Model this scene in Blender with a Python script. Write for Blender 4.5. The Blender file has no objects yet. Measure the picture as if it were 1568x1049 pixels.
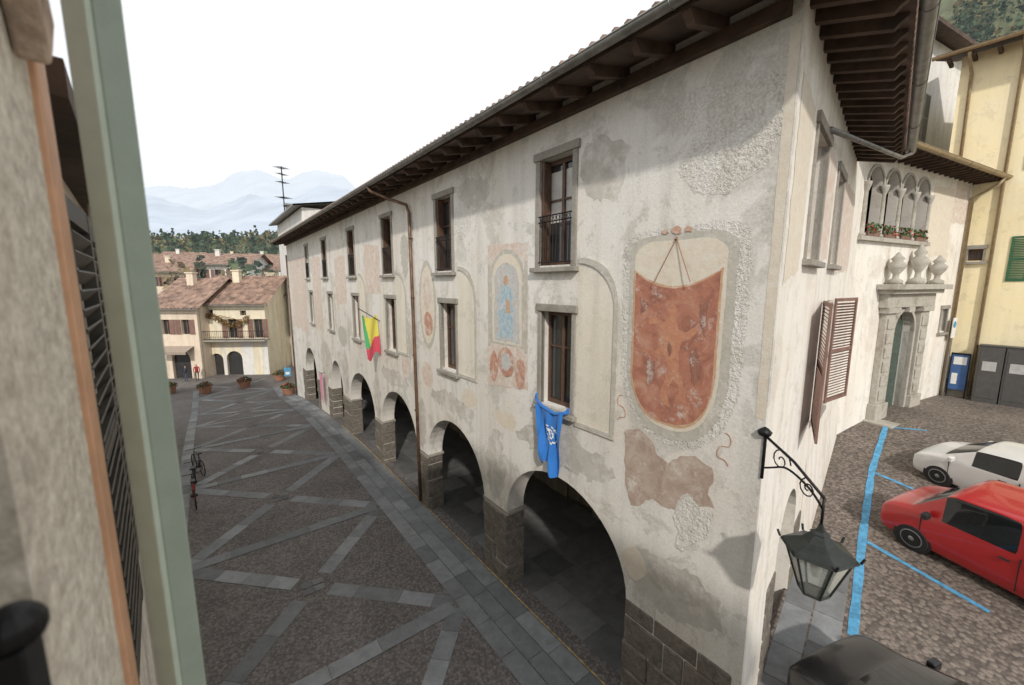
import bpy, math, random, bmesh
from mathutils import Vector, Matrix
from mathutils.geometry import tessellate_polygon
random.seed(7)
R=random.random
def U(a,b): return a+(b-a)*R()
sc=bpy.context.scene
COL=bpy.context.collection
# ------------------------------------------------------------------ materials
def newmat(name):
    m=bpy.data.materials.new(name); m.use_nodes=True
    nt=m.node_tree; b=nt.nodes["Principled BSDF"]
    return m,nt,b
def N(nt,t,**k):
    n=nt.nodes.new(t)
    for a,v in k.items():
        if hasattr(n,a): setattr(n,a,v)
        else: n.inputs[a].default_value=v
    return n
def noise(nt,scale,detail=4,rough=.6,dist=0,vec=None):
    n=N(nt,"ShaderNodeTexNoise"); n.inputs["Scale"].default_value=scale
    n.inputs["Detail"].default_value=min(detail,4); n.inputs["Roughness"].default_value=rough
    n.inputs["Distortion"].default_value=dist
    if vec: nt.links.new(vec,n.inputs["Vector"])
    return n.outputs["Fac"]
def pos(nt,scale=(1,1,1),rotz=0):
    g=N(nt,"ShaderNodeNewGeometry"); mp=N(nt,"ShaderNodeMapping")
    mp.inputs["Scale"].default_value=scale; mp.inputs["Rotation"].default_value=(0,0,rotz)
    nt.links.new(g.outputs["Position"],mp.inputs["Vector"]); return mp.outputs["Vector"]
def ramp(nt,fac,a,b):
    r=N(nt,"ShaderNodeMapRange"); r.inputs[1].default_value=a; r.inputs[2].default_value=b
    nt.links.new(fac,r.inputs[0]); return r.outputs[0]
def mix(nt,fac,a,b,mode='MIX'):
    m=N(nt,"ShaderNodeMix",data_type='RGBA',blend_type=mode)
    for sock,v in ((m.inputs[0],fac),(m.inputs[6],a),(m.inputs[7],b)):
        if isinstance(v,(int,float)): sock.default_value=v
        elif isinstance(v,(tuple,list)): sock.default_value=(*v[:3],1)
        else: nt.links.new(v,sock)
    return m.outputs[2]
def mul(nt,a,b):
    m=N(nt,"ShaderNodeMath",operation='MULTIPLY')
    for s,v in ((m.inputs[0],a),(m.inputs[1],b)):
        if isinstance(v,(int,float)): s.default_value=v
        else: nt.links.new(v,s)
    return m.outputs[0]
def bump(nt,b,h,st=.3,d=.02):
    n=N(nt,"ShaderNodeBump"); n.inputs["Strength"].default_value=st; n.inputs["Distance"].default_value=d
    nt.links.new(h,n.inputs["Height"]); nt.links.new(n.outputs[0],b.inputs["Normal"])
def plain(name,c,rough=.7,metal=0,var=.12,vs=6,bs=0,bscale=60,haze=None):
    m,nt,b=newmat(name); p=pos(nt)
    f=noise(nt,vs,3,.6,0,p)
    lo=tuple(x*(1-var) for x in c); hi=tuple(min(1,x*(1+var)) for x in c)
    nt.links.new(mix(nt,ramp(nt,f,.3,.7),lo,hi),b.inputs["Base Color"])
    b.inputs["Roughness"].default_value=rough; b.inputs["Metallic"].default_value=metal
    if bs: bump(nt,b,noise(nt,bscale,3,.6,0,p),bs,.01)
    if haze: b.inputs["Emission Color"].default_value=(*haze,1); b.inputs["Emission Strength"].default_value=1
    return m
def stucco_color(nt,c1,c2,c3,patch=.5,streak=.12,fine=.1):
    p=pos(nt)
    c=mix(nt,ramp(nt,noise(nt,.5,4,.6,0,p),.38,.62),c1,c2)
    pt=ramp(nt,noise(nt,.8,4,.68,.7,p),.53,.585)
    c=mix(nt,mul(nt,pt,patch),c,c3)
    pt2=ramp(nt,noise(nt,2.3,4,.75,0,pos(nt,(1,1,1),1.1)),.57,.63)
    c=mix(nt,mul(nt,pt2,.38),c,tuple(x*.78 for x in c3))
    s=noise(nt,1,4,.6,0,pos(nt,(2.8,2.8,.22)))
    c=mix(nt,mul(nt,ramp(nt,s,.46,.8),streak*2.5),c,(.25,.23,.20))
    f=noise(nt,30,2,.7,0,p)
    c=mix(nt,fine,c,mix(nt,f,(.25,.23,.2),(1,1,1)),'OVERLAY')
    return c,p
def stucco(name,c1,c2,c3,patch=.5,streak=.12,fine=.5,bs=.35,bd=.02):
    m,nt,b=newmat(name)
    c,p=stucco_color(nt,c1,c2,c3,patch,streak,fine)
    nt.links.new(c,b.inputs["Base Color"]); b.inputs["Roughness"].default_value=.92
    bump(nt,b,noise(nt,13,3,.8,0,p),bs,bd)
    return m
WC=((.655,.61,.54),(.70,.68,.64),(.47,.455,.42))
def fresco(name,cols,scale=5,wear=.5,seed=0.0):
    """old paint worn through to the plaster"""
    m,nt,b=newmat(name)
    base,p=stucco_color(nt,*WC,patch=.4,streak=.1,fine=.4)
    mp=N(nt,"ShaderNodeMapping"); mp.inputs["Location"].default_value=(seed,seed*2,seed)
    nt.links.new(p,mp.inputs["Vector"]); q=mp.outputs[0]
    cr=N(nt,"ShaderNodeValToRGB"); cr.color_ramp.interpolation='LINEAR'
    els=cr.color_ramp.elements
    while len(els)<len(cols): els.new(.5)
    for i,cc in enumerate(cols):
        els[i].position=.3+.4*i/max(1,len(cols)-1); els[i].color=(*cc,1)
    nt.links.new(noise(nt,scale,4,.7,1.0,q),cr.inputs[0])
    w=ramp(nt,noise(nt,scale*.8,4,.82,0,p),.66-wear*.34,.84-wear*.26)
    c=mix(nt,w,cr.outputs[0],base)
    nt.links.new(c,b.inputs["Base Color"]); b.inputs["Roughness"].default_value=.95
    bump(nt,b,noise(nt,13,3,.8,0,p),.35,.02)
    return m
def stone(name,c1,c2,scale=7,bs=.8,bd=.06):
    m,nt,b=newmat(name); p=pos(nt)
    c=mix(nt,ramp(nt,noise(nt,scale,4,.8,.6,p),.3,.7),c1,c2)
    c=mix(nt,mul(nt,ramp(nt,noise(nt,1.4,3,.6,0,p),.5,.7),.5),c,(.18,.14,.10))
    nt.links.new(c,b.inputs["Base Color"]); b.inputs["Roughness"].default_value=.9
    bump(nt,b,noise(nt,scale*1.5,4,.8,0,p),bs,bd)
    return m
def slabmat(name,c,var=.35):
    m,nt,b=newmat(name); p=pos(nt)
    g=N(nt,"ShaderNodeNewGeometry")
    c1=mix(nt,g.outputs["Random Per Island"],tuple(x*(1-var) for x in c),tuple(x*(1+var) for x in c))
    c2=mix(nt,.8,c1,mix(nt,noise(nt,2.5,4,.75,.3,p),(.15,.14,.13),(.85,.85,.87)),'OVERLAY')
    nt.links.new(c2,b.inputs["Base Color"]); b.inputs["Roughness"].default_value=.7
    return m
def cobble(name,c1,c2,mortar,scale=9):
    m,nt,b=newmat(name); p=pos(nt)
    v=N(nt,"ShaderNodeTexVoronoi"); v.inputs["Scale"].default_value=scale
    nt.links.new(p,v.inputs["Vector"])
    sep=N(nt,"ShaderNodeSeparateColor"); nt.links.new(v.outputs["Color"],sep.inputs[0])
    c=mix(nt,sep.outputs[0],c1,c2)
    c=mix(nt,ramp(nt,v.outputs["Distance"],.45,.75),c,mortar)
    c=mix(nt,.85,c,mix(nt,noise(nt,.45,4,.7,.5,p),(.12,.11,.10),(.88,.88,.90)),'OVERLAY')
    nt.links.new(c,b.inputs["Base Color"]); b.inputs["Roughness"].default_value=.8
    bump(nt,b,ramp(nt,v.outputs["Distance"],.8,.2),.5,.015)
    return m
M={}
M['wall']=stucco("facade_plaster",*WC,patch=.7,streak=.17)
M['wallrough']=stucco("rough_plaster",(.54,.52,.48),(.61,.59,.55),(.45,.43,.40),patch=.6,streak=.15,fine=.9,bs=.9,bd=.04)
M['cream']=stucco("cream_plaster",(.68,.62,.51),(.71,.66,.57),(.60,.56,.48),patch=.4,streak=.12,fine=.35)
M['pwall']=stucco("palazzo_plaster",(.80,.77,.71),(.77,.72,.64),(.62,.55,.47),patch=.5,streak=.15)
M['yellow']=stucco("yellow_plaster",(.90,.77,.46),(.88,.78,.52),(.80,.68,.44),patch=.3,streak=.08,fine=.3)
M['whiteh']=stucco("white_plaster",(.72,.71,.68),(.66,.65,.62),(.55,.53,.5),patch=.3,streak=.15,fine=.3)
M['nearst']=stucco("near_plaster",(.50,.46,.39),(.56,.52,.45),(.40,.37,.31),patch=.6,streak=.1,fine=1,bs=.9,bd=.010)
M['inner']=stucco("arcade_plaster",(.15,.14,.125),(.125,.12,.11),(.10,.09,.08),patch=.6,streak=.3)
M['stone']=stone("pillar_stone",(.085,.075,.062),(.27,.24,.20))
M['frame']=stone("window_stone",(.25,.235,.205),(.38,.355,.31),14,.4,.02)
M['pstone']=stone("portal_stone",(.34,.32,.28),(.52,.49,.43),9,.5,.03)
M['cobble']=cobble("piazza_cobbles",(.110,.100,.094),(.195,.178,.166),(.095,.085,.078),17)
M['lotcob']=cobble("lot_cobbles",(.12,.10,.085),(.25,.21,.175),(.085,.072,.062),13)
M['slab']=slabmat("granite_slabs",(.185,.195,.198))
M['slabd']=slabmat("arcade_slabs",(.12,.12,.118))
M['earth']=plain("far_ground",(.14,.15,.09),.95,var=.4,vs=.05)
M['wood']=plain("eave_wood",(.07,.042,.028),.8,var=.5,vs=3,bs=.3,bscale=30)
M['wood2']=plain("eave_boards",(.09,.06,.045),.85,var=.5,vs=2)
M['gutter']=plain("zinc_gutter",(.22,.215,.20),.5,.5,var=.3,vs=5)
M['copper']=plain("copper_pipe",(.17,.10,.065),.5,.4,var=.4,vs=4)
M['tile']=plain("roof_tiles",(.25,.165,.125),.85,var=.6,vs=1.6)
M['iron']=plain("wrought_iron",(.02,.02,.021),.45,.6,var=.2)
M['wframe']=plain("window_wood",(.10,.055,.035),.55,var=.3,vs=9)
M['brownsh']=plain("brown_shutters",(.21,.12,.095),.65,var=.25,vs=4)
M['darksh']=plain("dark_shutters",(.06,.052,.04),.6,var=.3,vs=7)
M['green']=plain("shutter_green",(.34,.41,.34),.45,var=.06,vs=12,bs=.1)
M['green2']=plain("shutter_green_edge",(.52,.60,.50),.45,var=.06,vs=12)
M['greensh']=plain("green_shutters",(.03,.12,.055),.55,var=.2,vs=6)
M['orange']=plain("copper_flashing",(.66,.38,.23),.5,.1,var=.12,vs=10)
M['blue']=plain("blue_paint",(.09,.32,.54),.75,var=.35,vs=7)
M['yel']=plain("yellow_line_paint",(.38,.29,.13),.8,var=.5,vs=8)
M['white']=plain("white_paint",(.75,.75,.73),.6,var=.08)
M['curtain']=plain("curtain_cloth",(.55,.53,.50),.9,var=.15,vs=5)
def glassm(name,c,r=.06,spec=.8):
    m,nt,b=newmat(name); p=pos(nt)
    nt.links.new(mix(nt,noise(nt,1.5,2,.5,0,p),tuple(x*.5 for x in c),tuple(x*1.6 for x in c)),b.inputs["Base Color"])
    b.inputs["Roughness"].default_value=r; b.inputs["Specular IOR Level"].default_value=spec
    bump(nt,b,noise(nt,1.2,2,.5,0,p),.05,.05)
    return m
M['glass']=glassm("window_glass",(.035,.036,.036))
M['black']=plain("dark_room",(.012,.012,.012),.9)
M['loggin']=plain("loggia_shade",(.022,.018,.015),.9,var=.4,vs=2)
def clothm(name,c):
    m,nt,b=newmat(name); p=pos(nt)
    nt.links.new(mix(nt,noise(nt,7,3,.6,0,p),tuple(x*.8 for x in c),c),b.inputs["Base Color"])
    b.inputs["Roughness"].default_value=.8; b.inputs["Sheen Weight"].default_value=.2
    return m
# ------------------------------------------------------------------ mesh builder
class Fr:
    def __init__(s,O,X,Nn): s.O=O; s.X=X; s.N=Nn
    def __call__(s,a,b,z): return (s.O[0]+a*s.X[0]+b*s.N[0], s.O[1]+a*s.X[1]+b*s.N[1], z)
ID=Fr((0,0),(1,0),(0,1))
F=(-.6036,.7973);C=(3.37,5.17);J=(11.8,14.2);S=(.6824,.7310);E=(20.06,18.4);P=(.8915,.453)
FA=Fr(C,F,(-.7973,-.6036)); SI=Fr(C,S,(.7310,-.6824)); PO=Fr(J,P,(.453,-.8915)); YE=Fr(E,(.6036,-.7973),(-.7973,-.6036))
class MB:
    def __init__(s): s.v=[]; s.f=[]
    def add(s,vs,fs):
        n=len(s.v); s.v+=[tuple(x) for x in vs]; s.f+=[tuple(i+n for i in q) for q in fs]
    def box(s,fr,a0,a1,b0,b1,z0,z1):
        vs=[fr(a,b,z) for z in (z0,z1) for b in (b0,b1) for a in (a0,a1)]
        s.add(vs,[(0,1,3,2),(4,6,7,5),(0,4,5,1),(2,3,7,6),(0,2,6,4),(1,5,7,3)])
    def prism(s,pts3a,pts3b):
        n=len(pts3a); s.add(list(pts3a)+list(pts3b),[tuple(range(n)),tuple(range(2*n-1,n-1,-1))]+[(i,(i+1)%n,n+(i+1)%n,n+i) for i in range(n)])
    def tube(s,pts,r,k=8,caps=True,r2=None):
        pts=[Vector(p) for p in pts]; rings=[]
        for i,p in enumerate(pts):
            d=(pts[min(i+1,len(pts)-1)]-pts[max(i-1,0)]).normalized()
            up=Vector((0,0,1)) if abs(d.z)<.9 else Vector((1,0,0))
            x=d.cross(up).normalized(); y=d.cross(x).normalized()
            rr=r if r2 is None else r+(r2-r)*i/(len(pts)-1)
            rings.append([p+x*rr*math.cos(2*math.pi*j/k)+y*rr*math.sin(2*math.pi*j/k) for j in range(k)])
        vs=[q for g in rings for q in g]; fs=[]
        for i in range(len(rings)-1):
            for j in range(k): fs.append((i*k+j,i*k+(j+1)%k,(i+1)*k+(j+1)%k,(i+1)*k+j))
        if caps: fs.append(tuple(range(k))); fs.append(tuple(range(len(vs)-1,len(vs)-1-k,-1)))
        s.add(vs,fs)
    def lathe(s,c,prof,k=16):
        vs=[];fs=[]
        for r,z in prof:
            for j in range(k): vs.append((c[0]+r*math.cos(2*math.pi*j/k),c[1]+r*math.sin(2*math.pi*j/k),c[2]+z))
        for i in range(len(prof)-1):
            for j in range(k): fs.append((i*k+j,i*k+(j+1)%k,(i+1)*k+(j+1)%k,(i+1)*k+j))
        fs.append(tuple(range(k))); fs.append(tuple(len(vs)-1-j for j in range(k)))
        s.add(vs,fs)
    def obj(s,name,mat,smooth=False,bevel=0,recalc=True):
        me=bpy.data.meshes.new(name); me.from_pydata(s.v,[],s.f); me.materials.append(mat)
        if recalc:
            bm=bmesh.new(); bm.from_mesh(me); bmesh.ops.recalc_face_normals(bm,faces=bm.faces); bm.to_mesh(me); bm.free()
        if smooth:
            for p in me.polygons: p.use_smooth=True
        o=bpy.data.objects.new(name,me); COL.objects.link(o)
        if bevel:
            m=o.modifiers.new("b","BEVEL"); m.width=bevel; m.segments=2; m.limit_method='ANGLE'
        return o
def group(name,objs,loc=(0,0,0),rot=0,scale=1):
    e=bpy.data.objects.new(name,None); COL.objects.link(e); e.empty_display_size=.3
    for o in objs: o.parent=e
    e.location=loc; e.rotation_euler=(0,0,rot); e.scale=(scale,)*3
    return e
def arch(c,hw,zb,zs,zt,n=14):
    pts=[(c-hw,zb)]
    for i in range(n+1):
        t=math.pi*(1-i/n); pts.append((c+hw*math.cos(t),zs+(zt-zs)*math.sin(t)))
    pts.append((c+hw,zb)); return pts
def rect(a0,a1,z0,z1): return [(a0,z0),(a0,z1),(a1,z1),(a1,z0)]
def wallmesh(mb,fr,outline,holes,depth):
    loops=[outline]+holes
    tri=tessellate_polygon([[Vector((x,y,0)) for x,y in l] for l in loops])
    flat=[p for l in loops for p in l]
    mb.add([fr(x,0,y) for x,y in flat],[tuple(t) for t in tri])
    mb.add([fr(x,-depth,y) for x,y in flat],[tuple(t) for t in tri])
    for l in loops:
        k=len(l)
        mb.add([fr(x,0,y) for x,y in l]+[fr(x,-depth,y) for x,y in l],[(i,(i+1)%k,k+(i+1)%k,k+i) for i in range(k)])
def ragged(pts,amp=.03,step=.12,seed=0):
    rnd=random.Random(seed); out=[]
    n=len(pts); wx=wz=0
    for i in range(n):
        a=pts[i]; b=pts[(i+1)%n]; L=math.hypot(b[0]-a[0],b[1]-a[1]); k=max(1,int(L/step))
        for j in range(k):
            t=j/k; wx=.6*wx+rnd.uniform(-amp,amp); wz=.6*wz+rnd.uniform(-amp,amp)
            out.append((a[0]+(b[0]-a[0])*t+wx,a[1]+(b[1]-a[1])*t+wz))
    return out
def sheet(name,fr,pts,b,mat,rag=0,seed=0):
    mb=MB()
    if rag: pts=ragged(pts,rag,.07,seed)
    tri=tessellate_polygon([[Vector((x,y,0)) for x,y in pts]])
    mb.add([fr(x,b,y) for x,y in pts],[tuple(t) for t in tri])
    return mb.obj(name,mat)
def ell(cx,cz,rx,rz,n=20,a0=0,a1=2*math.pi): return [(cx+rx*math.cos(a0+(a1-a0)*i/n),cz+rz*math.sin(a0+(a1-a0)*i/n)) for i in range(n)]
# ------------------------------------------------------------------ ground
def ss(x,a,b):
    t=max(0,min(1,(x-a)/(b-a))); return t*t*(3-2*t)
def gz_uv(u,v):
    uu=min(max(u,0),37); zl=-.0035*max(0,uu-15)**2
    if v>0:
        lot=.8+.135*v; k=lot-2.9
        if k>-.3: lot=2.9 if k>.3 else lot-(k+.3)**2/1.2
        bl=1 if u<=.05 else (0 if u>=.5 else 1-(u-.05)/.45)
    else:
        lot=.8*ss(v,-4,0); bl=ss(-u,-1.0,2.0)
    return zl*(1-bl)+lot*bl
def uv_of(x,y):
    dx,dy=x-C[0],y-C[1]; v=(dx*.7973+dy*.6036)/.9853
    return ((dx-v*S[0])*F[0]+(dy-v*S[1])*F[1], v)
def gz(x,y):
    u,v=uv_of(x,y); return gz_uv(u,v)
def frange(a,b,s):
    o=[];x=a
    while x<b-1e-6: o.append(round(x,4)); x+=s
    return o
us=[-4000,-1500,-600,-250,-120,-60,-35,-22]+frange(-14,0,.5)+[0,.05,.5]+frange(1,45,.5)+[45,52,65,90,150,300,700,1800,4500]
vs=[-4000,-1500,-500,-200,-90,-45,-25]+frange(-14,26,.5)+[26,32,45,70,120,300,800,2000,4500]
verts=[];faces=[];mi=[]
for v in vs:
    for u in us: verts.append((C[0]+u*F[0]+v*S[0],C[1]+u*F[1]+v*S[1],gz_uv(u,v)))
nu=len(us)
for j in range(len(vs)-1):
    for i in range(nu-1):
        faces.append((j*nu+i,j*nu+i+1,(j+1)*nu+i+1,(j+1)*nu+i))
        uc=(us[i]+us[i+1])/2; vc=(vs[j]+vs[j+1])/2
        far = uc>75 or uc<-35 or abs(vc)>45
        mi.append(2 if far else (1 if (uc<.3 and vc>-2) else 0))
me=bpy.data.meshes.new("ground"); me.from_pydata(verts,[],faces)
for k in ('cobble','lotcob','earth'): me.materials.append(M[k])
for p,k in zip(me.polygons,mi): p.material_index=k; p.use_smooth=True
g=bpy.data.objects.new("ground",me); COL.objects.link(g)
def fw(u,w): return (C[0]+u*F[0]-w*.7973, C[1]+u*F[1]-w*.6036)
slabs=MB()
def strip(p0,p1,wd=.42,seg=1.0,mb=slabs,lift=.006):
    (x0,y0),(x1,y1)=p0,p1; L=math.hypot(x1-x0,y1-y0); dx,dy=(x1-x0)/L,(y1-y0)/L
    t=0
    while t<L-.05:
        l=min(seg*U(.7,1.3),L-t)
        if L-t-l<.3: l=L-t
        a,b=t+.006,t+l-.006; n=max(1,int(l/.5)); vv=[];ff=[]
        for i in range(n+1):
            s_=a+(b-a)*i/n
            for sd in (-wd/2,wd/2):
                x=x0+dx*s_-dy*sd; y=y0+dy*s_+dx*sd; vv.append((x,y,gz(x,y)+lift))
        for i in range(n): ff.append((2*i,2*i+1,2*i+3,2*i+2))
        mb.add(vv,ff); t+=l
pitch=5.72
for k in range(-1,7):
    un=8.9+pitch*k; ua=un-pitch/2
    for q_,(du,dw) in enumerate(((-1,-1),(1,-1),(-1,1),(1,1))):
        strip(fw(un+du*.36,4.15+dw*.36),fw(un+du*(pitch/2-.1),4.15+dw*2.72),.42,1,slabs,.005+.0022*q_)
    strip(fw(ua,1.5),fw(ua,6.8),.40,1,slabs,.0145)
for r_,w0 in enumerate((.30,.74,1.18)): strip(fw(-.3,w0),fw(41,w0),.42,1.0,slabs,.018)
strip(fw(-4,7.1),fw(44,7.1),.42,1,slabs,.018)
slabs.obj("pavement_slabs",M['slab'],recalc=False)
mh=MB()
for k in range(-1,6):
    un=8.9+pitch*k
    for i in (-1,1):
        for j in (-1,1): strip(fw(un+i*.14-.12,4.15+j*.14),fw(un+i*.14+.12,4.15+j*.14),.24,1,mh,.016)
mh.obj("crossing_stones",M['slabd'],recalc=False)
yl=MB(); strip(fw(1.5,.05),fw(22,.05),.04,3,yl,.022); yl.obj("yellow_edge_line",M['yel'],recalc=False)
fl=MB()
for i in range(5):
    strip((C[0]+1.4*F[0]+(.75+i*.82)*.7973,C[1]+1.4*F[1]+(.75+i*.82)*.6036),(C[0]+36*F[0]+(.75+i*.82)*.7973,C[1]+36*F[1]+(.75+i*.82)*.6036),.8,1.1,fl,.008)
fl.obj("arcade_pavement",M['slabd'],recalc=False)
sp=MB()
for r_ in range(2): strip(SI(-.4,.25+.5*r_,0)[:2],SI(5.6,.25+.5*r_,0)[:2],.47,.9,sp)
sp.obj("side_pavement",M['slab'],recalc=False)
def line(pts,wd,name,mat):
    mb=MB()
    for a,b in zip(pts[:-1],pts[1:]): 
        L=math.hypot(b[0]-a[0],b[1]-a[1]); n=max(1,int(L/.4)); dx,dy=(b[0]-a[0])/L,(b[1]-a[1])/L
        vv=[];ff=[]
        for i in range(n+1):
            t=L*i/n+ (wd/2 if i==n else 0)-(wd/2 if i==0 else 0)
            for sd in (-wd/2,wd/2):
                w_=sd*(1+.12*math.sin(i*2.1)); x=a[0]+dx*t-dy*w_; y=a[1]+dy*t+dx*w_; vv.append((x,y,gz(x,y)+.010+.004*pts.index(a)))
        for i in range(n): ff.append((2*i,2*i+1,2*i+3,2*i+2))
        mb.add(vv,ff)
    return mb.obj(name,mat,recalc=False)
H=(-.3,.954)
def off(p,k): return (p[0]-H[0]*k,p[1]-H[1]*k)
bl=[(6.6,6.95),(8.7,9.25),(11.2,11.9),(14.0,14.55)]
group("parking_lines",[line(bl,.16,"line_long",M['blue']),line([off(bl[1],.1),off(bl[1],2.2)],.10,"line_stall_1",M['blue']),line([off(bl[2],.1),off(bl[2],2.0)],.10,"line_stall_2",M['blue']),
 line([(14.1,14.4),(14.9,14.0)],.10,"line_stall_3",M['blue']),line([(6.72,6.8),(7.5,4.6)],.10,"line_stall_4",M['blue'])])
line([(6.5,6.75),(5.95,6.1)],.14,"yellow_parking_line",M['yel'])
# ------------------------------------------------------------------ main arcaded building
arches=[(3.93,1.88,2.12,3.84),(8.67,1.81,1.95,3.74),(13.22,1.86,1.95,3.70),(17.93,1.95,1.85,3.62),(22.6,1.32,1.75,3.56),(29.9,1.9,1.5,3.40)]
holes=[arch(c,hw,-2.6,zs,zt,22) for c,hw,zs,zt in arches]
Wc=[4.12,8.9,13.55,18.3,23.7,28.6]; Lc=[4.05,8.75,13.45,18.0,22.9,28.0]
for c in Wc: holes.append(rect(c-.47,c+.47,8.38,10.5))
for c in Lc: holes.append(rect(c-.46,c+.46,5.38,7.42))
wl=MB(); wallmesh(wl,FA,[(.1,-3),(.1,11.55),(36.6,11.55),(36.6,-3)],holes,.55)
pl_=[C,FA(.1,0,0)[:2],FA(.1,-.3,0)[:2],SI(.119,0,0)[:2]]
wl.prism([(*p,-3) for p in pl_],[(*p,11.55) for p in pl_])
parts=[wl.obj("front_wall",M['wall'])]
shh=[arch(3.0,.95,-.2,3.1,4.0,12),rect(1.75,3.05,8.42,10.35),rect(4.9,6.1,8.45,10.3),rect(4.7,6.3,5.05,7.62)]
ws=MB(); wallmesh(ws,SI,[(.12,-1),(.12,11.55),(8.9,11.55),(8.9,12.6),(12.35,12.6),(12.35,-1)],shh,.5)
parts.append(ws.obj("side_wall",M['pwall']))
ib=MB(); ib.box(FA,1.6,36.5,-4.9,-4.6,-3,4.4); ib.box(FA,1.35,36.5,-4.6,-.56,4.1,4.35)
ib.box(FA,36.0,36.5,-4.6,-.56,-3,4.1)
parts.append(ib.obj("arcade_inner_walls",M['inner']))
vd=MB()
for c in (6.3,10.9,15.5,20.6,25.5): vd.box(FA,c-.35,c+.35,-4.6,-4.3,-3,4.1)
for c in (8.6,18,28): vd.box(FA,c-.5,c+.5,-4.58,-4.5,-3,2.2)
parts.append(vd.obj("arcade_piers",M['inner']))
vb=MB(); vb.box(FA,1.5,36.5,-4.9,-.7,4.4,11.3); parts.append(vb.obj("rooms_behind",M['black']))
bk=MB(); bk.box(FA,9.0,36.55,-9.5,-5.0,-3,11.4); bk.box(FA,36.1,36.6,-9.5,-.6,-3,11.45); parts.append(bk.obj("rear_walls",M['pwall']))
st=MB()
def pillar(a0,a1,zt,z0,split=False):
    z=z0; 
    while z<zt-.05:
        hgt=min(U(.28,.62),zt-z)
        if zt-z-hgt<.2: hgt=zt-z
        cuts=[a0-.03+U(-.02,.02),a1+.03+U(-.02,.02)]
        if a1-a0>.8:
            m_=a0+(a1-a0)*U(.3,.7); cuts.insert(1,m_)
            if a1-a0>1.5: cuts=[cuts[0],a0+(a1-a0)*U(.22,.4),a0+(a1-a0)*U(.55,.8),cuts[-1]]
        for p,q in zip(cuts[:-1],cuts[1:]):
            j=U(-.02,.03); st.box(FA,p+.005,q-.005,-.57,.03+j,z,z+hgt-.010)
        z+=hgt
edges=[(c-hw,c+hw) for c,hw,_,_ in arches]
pillar(.14,edges[0][0],2.2,-.3)
for k in range(5):
    a0,a1=edges[k][1],edges[k+1][0]
    if k==4: pillar(a0,a0+.9,1.6,-1.5); pillar(a1-.8,a1,1.5,-2.2)
    else: pillar(a0,a1,(2.02,1.95,1.88,1.75)[k],-.6)
pillar(31.8,33.0,1.4,-2.6)
for z0 in (.3,.8,1.35,1.9,2.4): st.box(SI,3.97,4.7+.15*math.sin(z0*9),-.45,.03,z0,z0+.48); st.box(SI,1.35,2.03,-.45,.025,z0,z0+.48)
parts.append(st.obj("stone_pillars",M['stone'],bevel=.035))
cp=MB()
for k in range(4):
    a0,a1=edges[k][1],edges[k+1][0]; z=(2.02,1.95,1.88,1.75)[k]
    cp.box(FA,a0-.07,a1+.07,-.60,.006,z-.0,z+.10)
parts.append(cp.obj("pillar_caps",M['frame'],bevel=.02))
sk=MB()
for v0,v1,zt_,o_ in ((4.9,12.3,4.0,.22),):
    sk.add([SI(v0,.004,-.5),SI(v1,.004,-.5),SI(v1,.004,zt_),SI(v0,.004,zt_),SI(v0,o_,-.5),SI(v1,o_,-.5)],[(0,1,2,3),(4,5,2,3),(0,4,3),(1,5,2)])
parts.append(sk.obj("battered_base",M['pwall']))
fr_=MB(); wf=MB(); gl=MB(); cu=MB(); ra=MB()
def window(fr,c,hw,z0,z1,rail=False,surround=.11,dep=.25,curt=0,sill=True):
    if surround:
        fr_.box(fr,c-hw-surround,c-hw,-.1,.035,z0-.04,z1+.0); fr_.box(fr,c+hw,c+hw+surround,-.1,.035,z0-.04,z1+.0)
        fr_.box(fr,c-hw-surround-.05,c+hw+surround+.05,-.1,.06,z1+.002,z1+.16)
    if sill: fr_.box(fr,c-hw-surround-.08,c+hw+surround+.08,-.2,.13,z0-.14,z0-.042)
    gl.box(fr,c-hw,c+hw,-dep-.03,-dep,z0-.04,z1)
    f=.06
    for (a0,a1,b0,b1) in ((c-hw,c-hw+f,z0,z1),(c+hw-f,c+hw,z0,z1),(c-f*.6,c+f*.6,z0+.09,z1-.09)):
        wf.box(fr,a0,a1,-dep+.002,-dep+.05,b0,b1)
    wf.box(fr,c-hw+f,c+hw-f,-dep+.004,-dep+.052,z0,z0+.09); wf.box(fr,c-hw+f,c+hw-f,-dep+.004,-dep+.052,z1-.09,z1)
    zm=z0+(z1-z0)*.62
    wf.box(fr,c-hw+f,c-f*.6,-dep+.006,-dep+.04,zm,zm+.035); wf.box(fr,c+f*.6,c+hw-f,-dep+.006,-dep+.04,zm,zm+.035)
    if curt:
        a0,a1={1:(c-hw+f,c-f*.6),2:(c-hw+f,c+hw-f),3:(c-hw+f,c+hw-f)}[curt]
        cu.box(fr,a0,a1,-dep+.0005,-dep+.0012,z0+(.1 if curt!=3 else (z1-z0)*.42),z0+(z1-z0)*(.6 if curt!=3 else .9))
    if rail:
        zb=z0+.06; zt=z0+1.0
        for z in (zb,zt-.12,zt): ra.tube([fr(c-hw-.02,.03,z),fr(c+hw+.02,.03,z)],.014,6)
        n=9
        for i in range(n+1):
            a=c-hw+.03+(2*hw-.06)*i/n; ra.tube([fr(a,.03,zb),fr(a,.03,zt)],.009,5)
        for i in range(n):
            a=c-hw+.03+(2*hw-.06)*(i+.5)/n
            ra.tube([fr(a+.035*math.cos(t),.03,zt-.06+.035*math.sin(t)) for t in [j*math.pi/3 for j in range(7)]],.006,4)
for i,c in enumerate(Wc): window(FA,c,.47,8.38,10.5,rail=True,surround=.13,curt=(3 if i==0 else (1 if i==2 else 0)))
for i,c in enumerate(Lc): window(FA,c,.46,5.38,7.42,surround=.10,curt=(0,1,0,2,0,1)[i])
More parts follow.
